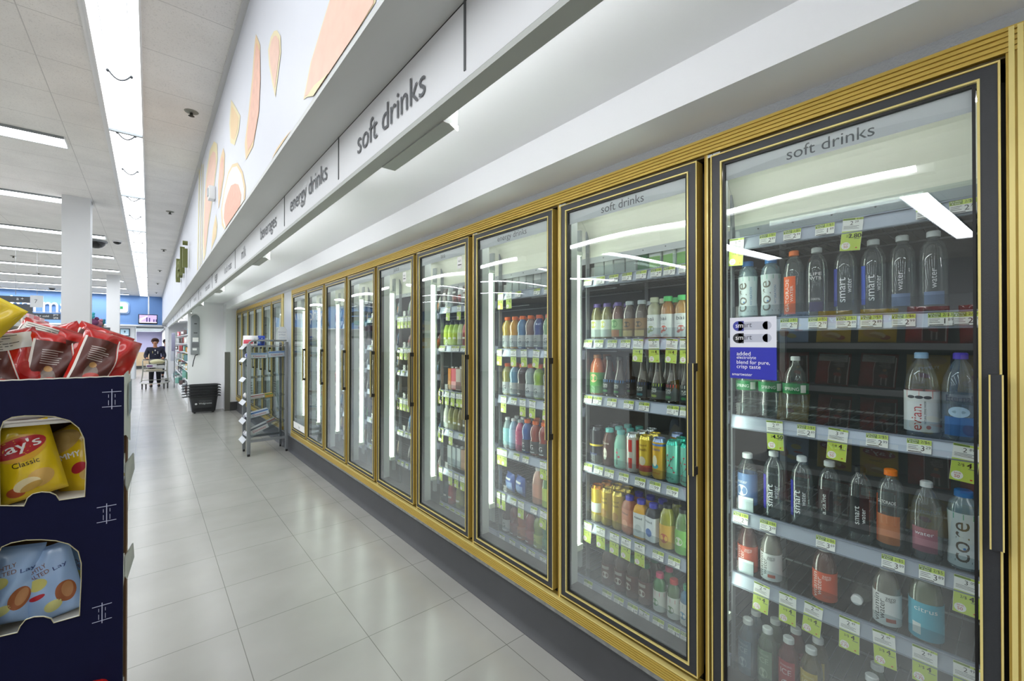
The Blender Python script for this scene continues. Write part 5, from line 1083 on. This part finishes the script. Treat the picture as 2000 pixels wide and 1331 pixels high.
for i, z in enumerate(SZ):
    for j in range(14):
        if R.random() < .07: continue
        c = R.randrange(12); o = inst('small_package', SM[c], None, (.80+(.0 if i == 0 else .10)+R.uniform(-.03, .03), 12.95+.82*j+R.uniform(-.08, .08)+.0, z+.004))
        o.rotation_euler = (0, 0, math.radians(R.uniform(-25, 15))); o.scale = (1, R.uniform(.7, 1.1), R.uniform(.7, 1.05))
        tag(o, f'{PN[c]} package on {["base deck", "second shelf", "third shelf", "fourth shelf", "fifth shelf", "sixth shelf", "top shelf"][i]} of wall shelving, {ORD[j]} from baskets', 'package', 'small packages on the wall shelving')
root = empty('clip_display', (.66, 19.5, 0), 'narrow violet-grey clip display standing at wall shelving', 'display')
G().box(-.05, .05, -.12, .12, 1.20, 1.95, mat('8c8ca4', .4), b=.02).build('panel', root); G().box(-.07, .03, -.14, .14, .95, 1.3, mat('b8bcc8', .4), b=.01).build('tray', root); G().box(.02, .05, -.02, .02, 0, 1.2, GREYP).build('post', root)

# ------------------------------------------------------------------ shopper with cart
def skin(name, verts, edges, radii, m, parent, loc=(0, 0, 0), sub=2):
    me = bpy.data.meshes.new(name); me.from_pydata(verts, edges, []); me.materials.append(m)
    o = inst(name, me, parent, loc); md = o.modifiers.new('s', 'SKIN'); md.use_smooth_shade = True
    for i, r in enumerate(radii):
        r = r if isinstance(r, tuple) else (r, r); me.skin_vertices[0].data[i].radius = r
    me.skin_vertices[0].data[0].use_root = True
    ss = o.modifiers.new('u', 'SUBSURF'); ss.levels = sub; ss.render_levels = sub; return o
PX, PY = .17, 20.3
def person(x, y, label, hair, jacket, sc=1.0, face=True):
    SK = mat('b07c60', .6)
    V = [(0, 0, .92), (0, .01, 1.12), (0, .02, 1.32), (0, .0, 1.42), (0, -.02, 1.50), (0, -.03, 1.57), (0, -.03, 1.66),
         (-.09, 0, .88), (-.10, -.02, .50), (-.11, .02, .09), (-.11, -.10, .03), (.09, 0, .88), (.10, .04, .50), (.11, .08, .09), (.11, -.02, .03),
         (-.19, .02, 1.36), (-.26, -.02, 1.12), (-.22, -.24, 1.03), (.19, .02, 1.36), (.26, -.02, 1.12), (.22, -.24, 1.03), (-.21, -.33, 1.03), (.21, -.33, 1.03)]
    E = [(0, 1), (1, 2), (2, 3), (3, 4), (4, 5), (5, 6), (0, 7), (7, 8), (8, 9), (9, 10), (0, 11), (11, 12), (12, 13), (13, 14), (2, 15), (15, 16), (16, 17), (17, 21), (2, 18), (18, 19), (19, 20), (20, 22)]
    RR = [(.15, .11), (.14, .10), (.15, .10), .06, .05, (.070, .085), (.065, .075), .085, .06, .045, .04, .085, .06, .045, .04, .065, .05, .038, .065, .05, .038, .034, .034]
    root = skin('person', V, E, RR, SK, None, (x, y, 0)); root.scale = (sc, sc, sc); tag(root, label, 'person')
    JK = mat(jacket, .85); PT = mat('15161c', .9)
    VJ = [(0, 0, .86), (0, .01, 1.12), (0, .02, 1.34), (0, .0, 1.43), (-.19, .02, 1.37), (-.265, -.02, 1.12), (-.225, -.23, 1.03), (.19, .02, 1.37), (.265, -.02, 1.12), (.225, -.23, 1.03)]
    jk = skin('jacket', VJ, [(0, 1), (1, 2), (2, 3), (2, 4), (4, 5), (5, 6), (2, 7), (7, 8), (8, 9)], [(.185, .14), (.17, .135), (.165, .12), .07, .085, .07, .05, .085, .07, .05], JK, root)
    VP = [(0, 0, .90), (-.09, 0, .86), (-.10, -.02, .50), (-.11, .02, .10), (.09, 0, .86), (.10, .04, .50), (.11, .08, .10)]
    skin('trousers', VP, [(0, 1), (1, 2), (2, 3), (0, 4), (4, 5), (5, 6)], [(.165, .125), .105, .08, .065, .105, .08, .065], PT, root)
    g = G(); g.sph((-.11, -.05, .04), .05, .13, .045, BLK, 10, 6); g.build('shoe', root); g = G(); g.sph((.11, .03, .04), .05, .13, .045, BLK, 10, 6); g.build('shoe', root)
    HM_ = mat(hair, .9, bump=.8, bscale=60)
    g = G()
    for a_, b_, c_, r_ in ((0, .02, 1.685, .108), (-.07, .01, 1.655, .045), (.07, .01, 1.655, .045), (0, .04, 1.62, .095), (-.035, -.055, 1.715, .05), (.035, -.055, 1.715, .05), (0, -.06, 1.72, .05)): g.sph((a_, b_, c_), r_, r_*.95, r_*.85, HM_, 12, 8)
    g.build('hair', root)
    if face:
        g = G()
        for s_ in (-1, 1):
            g.sph((.028*s_, -.112, 1.635), .011, .006, .006, CARD, 8, 6); g.sph((.028*s_, -.117, 1.635), .005, .004, .005, INK, 8, 6); g.box(.014*s_ if s_ > 0 else -.042, .042 if s_ > 0 else -.014, -.119, -.113, 1.650, 1.655, mat('3a241c', .8)); g.sph((.078*s_, -.03, 1.62), .012, .018, .026, SK, 8, 6)
        g.sph((0, -.122, 1.612), .012, .016, .018, SK, 8, 6); g.box(-.020, .020, -.120, -.112, 1.580, 1.586, mat('6a3a34', .6)); g.build('face', root)
        for s_ in (-1, 1):
            for f_ in range(4): skin('finger', [(.19*s_+.016*f_*s_, -.345, 1.045), (.19*s_+.016*f_*s_, -.385, 1.04), (.19*s_+.016*f_*s_, -.385, 1.01)], [(0, 1), (1, 2)], [.009, .009, .008], SK, root, sub=1)
            skin('thumb', [(.175*s_, -.34, 1.03), (.165*s_, -.375, 1.015)], [(0, 1)], [.010, .009], SK, root, sub=1)
        g = G(); g.box(-.075, -.065, -.138, -.132, 1.22, 1.30, mat('e8e48a', .5)); g.box(.068, .08, -.138, -.132, 1.20, 1.29, CARD); g.box(-.012, .012, -.142, -.136, 1.30, 1.35, CARD); g.sph((0, -.14, 1.18), .012, .006, .012, CARD, 8, 5); g.build('badge', jk)
    return root
person(PX, PY, 'shopper with curly brown hair and navy jacket pushing a metal cart', '3a241c', '1a1d30')
person(.60, 25.85, 'second shopper in dark blue mostly hidden behind the shelving end', '2a2020', '2a3060', face=False)
CX, CY = PX-.005, PY-.62
root = empty('shopping_cart', (CX, CY, 0), 'silver wire shopping cart pushed by the shopper down the aisle', 'shopping cart')
cm = mat('b4b5ac', .3, .8)
g = G()
for s_ in (-1, 1):
    g.tube([(.33*s_, .26, 1.0), (.34*s_, .24, .9), (.33*s_, .2, .5), (.36*s_, .18, .28), (.40*s_, -.10, .22), (.34*s_, -.34, .20)], .015, cm, 8)
    g.tube([(.33*s_, -.30, .98), (.33*s_, -.28, .60), (.36*s_, -.22, .25)], .013, cm, 8)
g.tube([(-.34, -.34, .20), (-.28, -.42, .19), (.28, -.42, .19), (.34, -.34, .20)], .014, cm, 8); g.tube([(-.36, .18, .28), (.36, .18, .28)], .012, cm, 8); g.build('cart_frame', root)
G().tube([(-.33, .28, 1.0), (.33, .28, 1.0)], .016, mat('6c6e70', .5), 8).build('push_handle', root)
g = G()
for zz, a_ in ((.98, .33), (.86, .32), (.74, .31), (.60, .30)): g.tube([(-a_, -.30, zz), (a_, -.30, zz), (a_, .24, zz), (-a_, .24, zz), (-a_, -.30, zz)], .005, cm, 5)
for i in range(13):
    x = -.32+.64*i/12; g.tube([(x, -.30, .98), (x*.94, -.30, .60), (x*.94, .24, .60)], .0028, cm, 4)
for i in range(9):
    y = -.28+.5*i/8
    for s_ in (-1, 1): g.tube([(.33*s_, y, .98), (.31*s_, y, .60)], .0028, cm, 4)
g.build('wire_basket', root)
G().box(-.31, .31, -.28, .22, .595, .62, mat('8a8478', .6)).build('basket_tray', root)
for sx_, sy in ((-.34, -.30), (.34, -.30), (-.24, -.40), (.24, -.40)):
    G().lathe([(.055, -.016), (.058, -.01), (.058, .01), (.055, .016)], BLK, 14, c=(sx_, sy, .058), ax='x').box(sx_-.02, sx_+.02, sy-.015, sy+.03, .06, .19, DKG).build('caster', root)
def cgood(name, g, loc, label, cat): o = g.build(name, None, loc); tag(o, label, cat, 'goods in the shopping cart')
cgood('shopping_bag', G().sph((0, 0, 0), .21, .15, .09, mat('c9c49a', .6, bump=.8, bscale=30), 16, 10), (CX+.06, CY-.10, .93), 'beige net bag lying on top of the goods in cart', 'bag')
cgood('grocery_box', G().box(-.22, .06, -.1, .1, -.05, .05, mat('e2e2e6', .5), b=.006).box(-.20, -.05, -.102, -.10, -.03, .03, mat('7a4a8a', .5)), (CX-.02, CY-.12, .79), 'white and violet box in the shopping cart', 'box')
cgood('grocery_pack', G().box(-.12, .12, -.12, .12, -.05, .06, mat('d4d6da', .4), b=.02), (CX+.14, CY-.06, .745), 'pale wrapped pack in the shopping cart', 'pack')
cgood('grocery_box', G().box(-.22, .22, -.16, .14, 0, .055, mat('c9c2ac', .5), b=.01), (CX-.02, CY-.06, .622), 'flat tan box in the bottom of the shopping cart', 'box')

# ------------------------------------------------------------------ columns, TV, signs, far wall
COL = mat('dcdddf', .6)
for i, (xa, xb, y) in enumerate(((-.945, -.655, 8.68), (-1.0, -.70, 18.0))):
    slab('column_%d' % (i+1), xa, xb, y, y+.30, .42, HC, COL); slab('trim_%d' % (60+i), xa-.006, xb+.006, y-.006, y+.306, 0, 1.40 if i == 0 else .42, mat('b4ada0', .6))
a_ = atY(270, 614, 24.9); b_ = atY(307.5, 634, 24.9)
root = empty('ceiling_tv', ((a_.x+b_.x)/2, 24.9, b_.z), 'small black television hanging on a pole before the blue wall', 'television')
ww, hh = (b_.x-a_.x)/2, a_.z-b_.z
G().box(-ww, ww, -.03, .04, 0, hh, BLK, b=.008).build('case', root)
g = G(); f = lambda u, v, n: (u, -.031-n, v); g.rect(-ww+.03, ww-.03, .06, hh-.03, mat('b8a0d0', .4, emit=.9), fn=f)
g.add([(-ww+.03, .10, .001), (-ww+.03, .22, .001), (-.02, hh-.06, .001), (-.02, hh-.10, .001)], [(0, 3, 2, 1)], mat('e6e0f4', .4, emit=.9), f)
for x, hgt in ((-.04, .20), (.05, .18), (.2, .12), (.28, .12)): g.rect(x-.02, x+.02, .10, .10+hgt, mat('4a3a68', .4, emit=.5), .002, fn=f)
g.rect(-ww+.03, ww-.03, .06, .10, mat('e0d4dc', .4, emit=.9), .001, fn=f); g.build('screen', root)
G().tube([(.02, 0, hh), (.02, 0, HC-b_.z)], .025, WHITE, 10).build('pole', root)
# aisle sign with number 7
YS = 14.0
def sgn(name, rects, texts, label, Y=YS):
    g = G(); x_, z_ = None, None
    for (xa, ya, xb, yb, m) in rects:
        p, q = atY(xa, ya, Y), atY(xb, yb, Y)
        if x_ is None: x_, z_ = p.x, p.z
        g.box(p.x-x_, q.x-x_, -.015 if m == CARD or m == SGW else -.012, .015, q.z-z_, p.z-z_, m)
    for t, cx, cy, wpx, hpx, c in texts:
        p = atY(cx, cy, Y); k = (atY(cx+wpx, cy, Y).x-p.x); h_ = (p.z-atY(cx, cy+hpx, Y).z)
        g.text(t, p.x-x_, p.z-z_, c, wd=k, ht=h_, n=0, fn=lambda u, v, n: (u, -.0165, v))
    o = g.build(name, None, (x_, Y, z_), smooth=False); return tag(o, label, 'sign')
SGD = mat('4c5056', .5); SGW = mat('d8dadd', .5)
sgn('aisle_sign', [(-20, 576.5, 59, 592, SGD), (-20, 592, 63.5, 612, SGD), (58.5, 577, 84, 601, SGW), (63, 608.5, 118, 611, CARD)],
    [('7', 70, 589, 5.5, 7.5, SIGNTX), ('a +', 39, 584, 14, 5, CARD)], 'hanging grey aisle sign numbered 7 with stepped dark panel')
sgn('category_sign', [(30, 611, 118, 625, SGD)], [('cough + cold', 76, 618, 38, 5, CARD), ('pro', 109, 616, 9, 4, CARD), ('una', 109, 621.5, 9, 3.5, CARD)], 'dark hanging sign strip reading cough and cold under aisle sign')
for i, px in enumerate((30, 72)):
    v = atY(px, 577, 14); o = G().tube([(0, 0, 0), (0, 0, HC-v.z)], .004, STEEL, 5).build('sign_hanger', None, (v.x, 14, v.z)); tag(o, f'thin hanger rod above the number 7 aisle sign, {"outer" if i == 0 else "aisle side"}', 'hanger')
# pharmacy lettering
p0, p1 = atY(83, 610, 25.2), atY(113, 591, 25.2)
v_, f_, tx0, tx1, ty0, ty1 = tgeo('m'); sc_ = (p1.z-p0.z)/(ty1-ty0); kx = (p1.x-p0.x)/(tx1-tx0)
vv, ff, a0, a1, b0, b1 = tgeo('pharmacy'); vm = tgeo('phar'); 
g = G(); xm = (vm[3]+.06)*kx; LW = mat('f4f6f8', .4)
for zz, m_, e_ in ((.05, LW, 0), (.0, mat('b9cfe8', .5), .02)):
    g.add([(p[0]*kx-xm+p0.x, -zz, p[1]*sc_+p0.z-e_) for p in vv], ff, m_)
me = g.mesh('wall_letter', False); o = inst('wall_letter', me, None, (0, 25.27, 0)); sd = o.modifiers.new('s', 'SOLIDIFY'); sd.thickness = .03; tag(o, 'large white pharmacy lettering standing off the blue wall', 'lettering')
p0 = atY(236, 601, 25.2)
g = G(); 
def rr(w_, h_, r_, k=5): return [(sx_*(w_-r_)+r_*math.cos(a), sy*(h_-r_)+r_*math.sin(a)) for sx_, sy, s0 in ((1, 1, 0), (-1, 1, 90), (-1, -1, 180), (1, -1, 270)) for a in [math.radians(s0+90*q/k) for q in range(k+1)]]
def slabp(P, y0_, y1_, m):
    n = len(P); g.add([(p[0], y0_, p[1]) for p in P]+[(p[0], y1_, p[1]) for p in P], [tuple(range(n)), tuple(range(n, 2*n))[::-1]]+[(i, (i+1) % n, n+(i+1) % n, n+i) for i in range(n)], m)
slabp(rr(.27, .27, .12), -.03, 0, mat('9db8dc', .5)); slabp(rr(.22, .22, .10), -.06, -.03, LW); slabp(rr(.06, .06, .001), -.07, -.06, mat('2f9a5c', .5))
o = g.build('logo_sign', None, (p0.x, 25.29, p0.z), smooth=False); tag(o, 'white rounded square sign with small green square on the blue wall', 'sign')
# framed poster
v = atY(243.5, 649.5, 25.3); root = empty('framed_poster', (v.x, 25.345, v.z), 'small framed light blue poster on the wall below the logo', 'picture')
G().box(-.17, .17, -.03, 0, -.17, .17, mat('1c3a4a', .4)).build('frame', root); g = G(); f = lambda u, v, n: (u, -.032-n, v); g.rect(-.135, .135, -.135, .135, mat('b8d8e8', .5), fn=f); g.ell(.0, .03, .03, .05, mat('4a6a7a', .5), .001, fn=f); g.rect(-.11, .11, -.12, -.08, CARD, .001, fn=f); g.build('poster', root)
# green promotional display
YG = 10.0; a_ = atY(216, 658, YG); b_ = atY(252, 722, YG)
root = empty('promotion_board', ((a_.x+b_.x)/2, YG, 0), 'green and black promotional display board beyond the chip bags', 'display board')
w_ = (b_.x-a_.x)/2; GRN = mat('5aa868', .5)
G().box(-w_, w_, 0, .03, 0, a_.z, mat('9ac8a0', .5)).build('board', root)
g = G(); f = lambda u, v, n: (u, -.001-n, v); zt = a_.z
g.rect(-w_+.012, w_-.03, zt-.34, zt-.03, mat('1f2a26', .5), .0005, fn=f); g.rect(-w_+.02, w_-.04, zt-.05, zt-.035, GRN, .001, fn=f)
g.text('MIXLO', -.01, zt-.105, CARD, wd=w_*1.5, ht=.06, n=.002, fn=f, bold=.002); g.text('700', -.03, zt-.20, CARD, wd=w_*1.0, ht=.065, n=.002, fn=f, bold=.002); g.ell(w_*.5, zt-.20, .03, .03, mat('c84a2c', .5), .002, fn=f)
g.rect(-w_+.012, w_-.03, zt-.48, zt-.35, mat('8fd04a', .5), .0005, fn=f); g.rect(-w_+.05, w_-.06, zt-.46, zt-.36, mat('2a3f6a', .5), .001, fn=f); g.rect(-w_+.012, w_-.03, zt-.62, zt-.48, mat('5a86b8', .5), .0005, fn=f); g.rect(-w_+.02, w_-.05, .1, zt-.63, mat('1c1e20', .5), .0005, fn=f); g.rect(w_-.03, w_-.004, .1, zt-.30, mat('8fd04a', .5), .0005, fn=f)
g.build('board_print', root)
# toys and small sign beside the first column
for i, (px, py, r_, c) in enumerate(((176, 618, .05, '3fa8b8'), (180, 630, .07, '7a3f6a'), (190, 632, .06, 'b87a8c'), (185, 640, .075, '5c3f9a'), (198, 630, .045, '2f7a8a'), (194, 640, .05, '9a7a60'), (188, 648, .05, '3fa0b0'))):
    v = atY(px, py, 10.4+.08*i); g = G(); g.sph((0, 0, 0), r_*1.2, r_, r_, mat(c, .8, bump=.6, bscale=60), 12, 8); g.sph((r_*.8, -.01, r_*.9), r_*.45, r_*.4, r_*.5, mat(c, .8), 8, 6); g.sph((-r_*.7, -.01, r_*.9), r_*.4, r_*.4, r_*.5, mat(c, .8), 8, 6)
    o = g.build('plush_toy', None, v); tag(o, f'small {["turquoise", "plum", "dusty pink", "violet", "dark teal", "tan", "aqua"][i]} plush toy piled up beside the first white column', 'toy', 'plush toys by the column')
v = atY(188, 652, 11); root = empty('toy_stand', (v.x, 10.95, 0), 'dark stand with small header holding plush toys beside column', 'stand')
G().box(-.16, .16, -.55, .16, v.z-.06, v.z-.01, mat('8c8f92', .5)).build('bin', root); G().box(-.03, .03, -.2, -.14, 0, v.z-.06, DKG).build('post', root); G().box(.02, .22, -.60, -.58, v.z-.02, v.z+.10, SGD).build('header', root)
# white gondola with pink boxes beyond the bags
gx0 = -1.13; root = empty('white_shelving', (gx0, 6.6, 0), 'white shelving unit with pastel boxes on top behind chip bags', 'shelving')
zt = 1.83
G().box(-.5, 0, 0, 3.2, zt-.045, zt, mat('eef0f0', .4)).build('top_shelf', root); G().box(-.5, -.45, 0, 3.2, 0, zt-.045, mat('dfe1e2', .5)).build('back_panel', root)
G().box(-.06, 0, 0, 3.2, 1.45, 1.49, mat('e4e6e6', .4)).box(-.45, -.06, 0, 3.2, 1.45, 1.47, WHITE).build('shelf_board', root)
for s_ in (0, 1.6, 3.17): G().box(-.45, -.40, s_, s_+.03, 0, zt-.045, mat('d4d6d8', .5)).build('upright', root)
PB = [('dfe0d4', 'cream'), ('b8c4cc', 'grey blue'), ('e0c8a8', 'beige'), ('e8dcd8', 'off-white'), ('d8a4a8', 'pink'), ('c8666c', 'rose'), ('e0b8b8', 'light pink'), ('d0787c', 'deep pink')]
for i, (c, nm) in enumerate(PB):
    o = G().box(-.14, 0, 0, .30, 0, [.17, .12, .12, .11, .14, .13, .12, .09][i], mat(c, .5), b=.006).rect(0, .2, .02, .07, mat('a8404a' if i > 3 else '8c9cb0', .5), fn=lambda u, v, n: (.001, .05+u, v)).build('pastel_box', None, (gx0-.04, 6.65+.38*i, zt+.002)); tag(o, f'{nm} box on top of the white shelving behind the chip bags', 'box', 'pastel boxes on white shelving')
for i, (c, nm) in enumerate((('c83c5c', 'crimson'), ('e8d0d8', 'blush'), ('d8b03c', 'mustard'), ('3c3a38', 'black'), ('e0c050', 'yellow'), ('c84858', 'raspberry'), ('d08088', 'salmon'), ('b83c48', 'cherry'))):
    o = G().box(-.14, 0, 0, .30, 0, .22, mat(c, .5), b=.006).rect(0, .2, .06, .14, mat('f0e8e4', .5), fn=lambda u, v, n: (.001, .05+u, v)).build('pastel_box', None, (gx0-.062, 6.65+.38*i, 1.472)); tag(o, f'{nm} box under the top of the white shelving behind chip bags', 'box', 'boxes under the white shelving top')
# ceiling devices
for i, (px, py, s_) in enumerate(((372, 217, 1), (331, 413, 1), (319, 487.5, 1), (311.5, 528, 1), (307.5, 553.5, 1), (305, 571.5, 1), (25, 500, 1), (75, 534, 1))):
    v = atZ(px, py, HC); root = empty('sprinkler', (v.x, v.y, HC), f'recessed ceiling sprinkler, {ORD[i]+" in the row beside the mural" if i < 6 else ["on crosswise light side, larger looking one", "on crosswise light side, smaller looking one"][i-6]}', 'sprinkler', 'ceiling sprinklers')
    G().lathe([(.035, -.012), (.05, -.006), (.055, 0)], mat('8f8f86', .5, .3), 16).build('cup', root); G().lathe([(.012, -.045), (.025, -.04), (.012, -.03), (.012, -.002)], mat('3c3c36', .5, .4), 10).build('head', root)
for i, (px, py, r_) in enumerate(((184, 470, .17), (228, 470, .065), (101, 562, .09))):
    v = atZ(px, py, HC); root = empty('dome_camera', (v.x, v.y, HC), ['large black security dome behind the first white column', 'small security dome with white collar beside the strip light', 'small dark security dome near the blue wall'][i], 'camera')
    G().lathe([(r_*1.12, -.035), (r_*1.15, -.01), (r_*1.15, 0)], WHITE if i else GREYP, 20).build('collar', root)
    G().lathe([(0, -.03-r_*.75)]+[(r_*math.sin(t*.3927/1), -.03-r_*.75*math.cos(t*.3927)) for t in range(1, 5)], mat('1a1b1d', .1), 20).build('dome', root)
print('objects', len(bpy.data.objects))
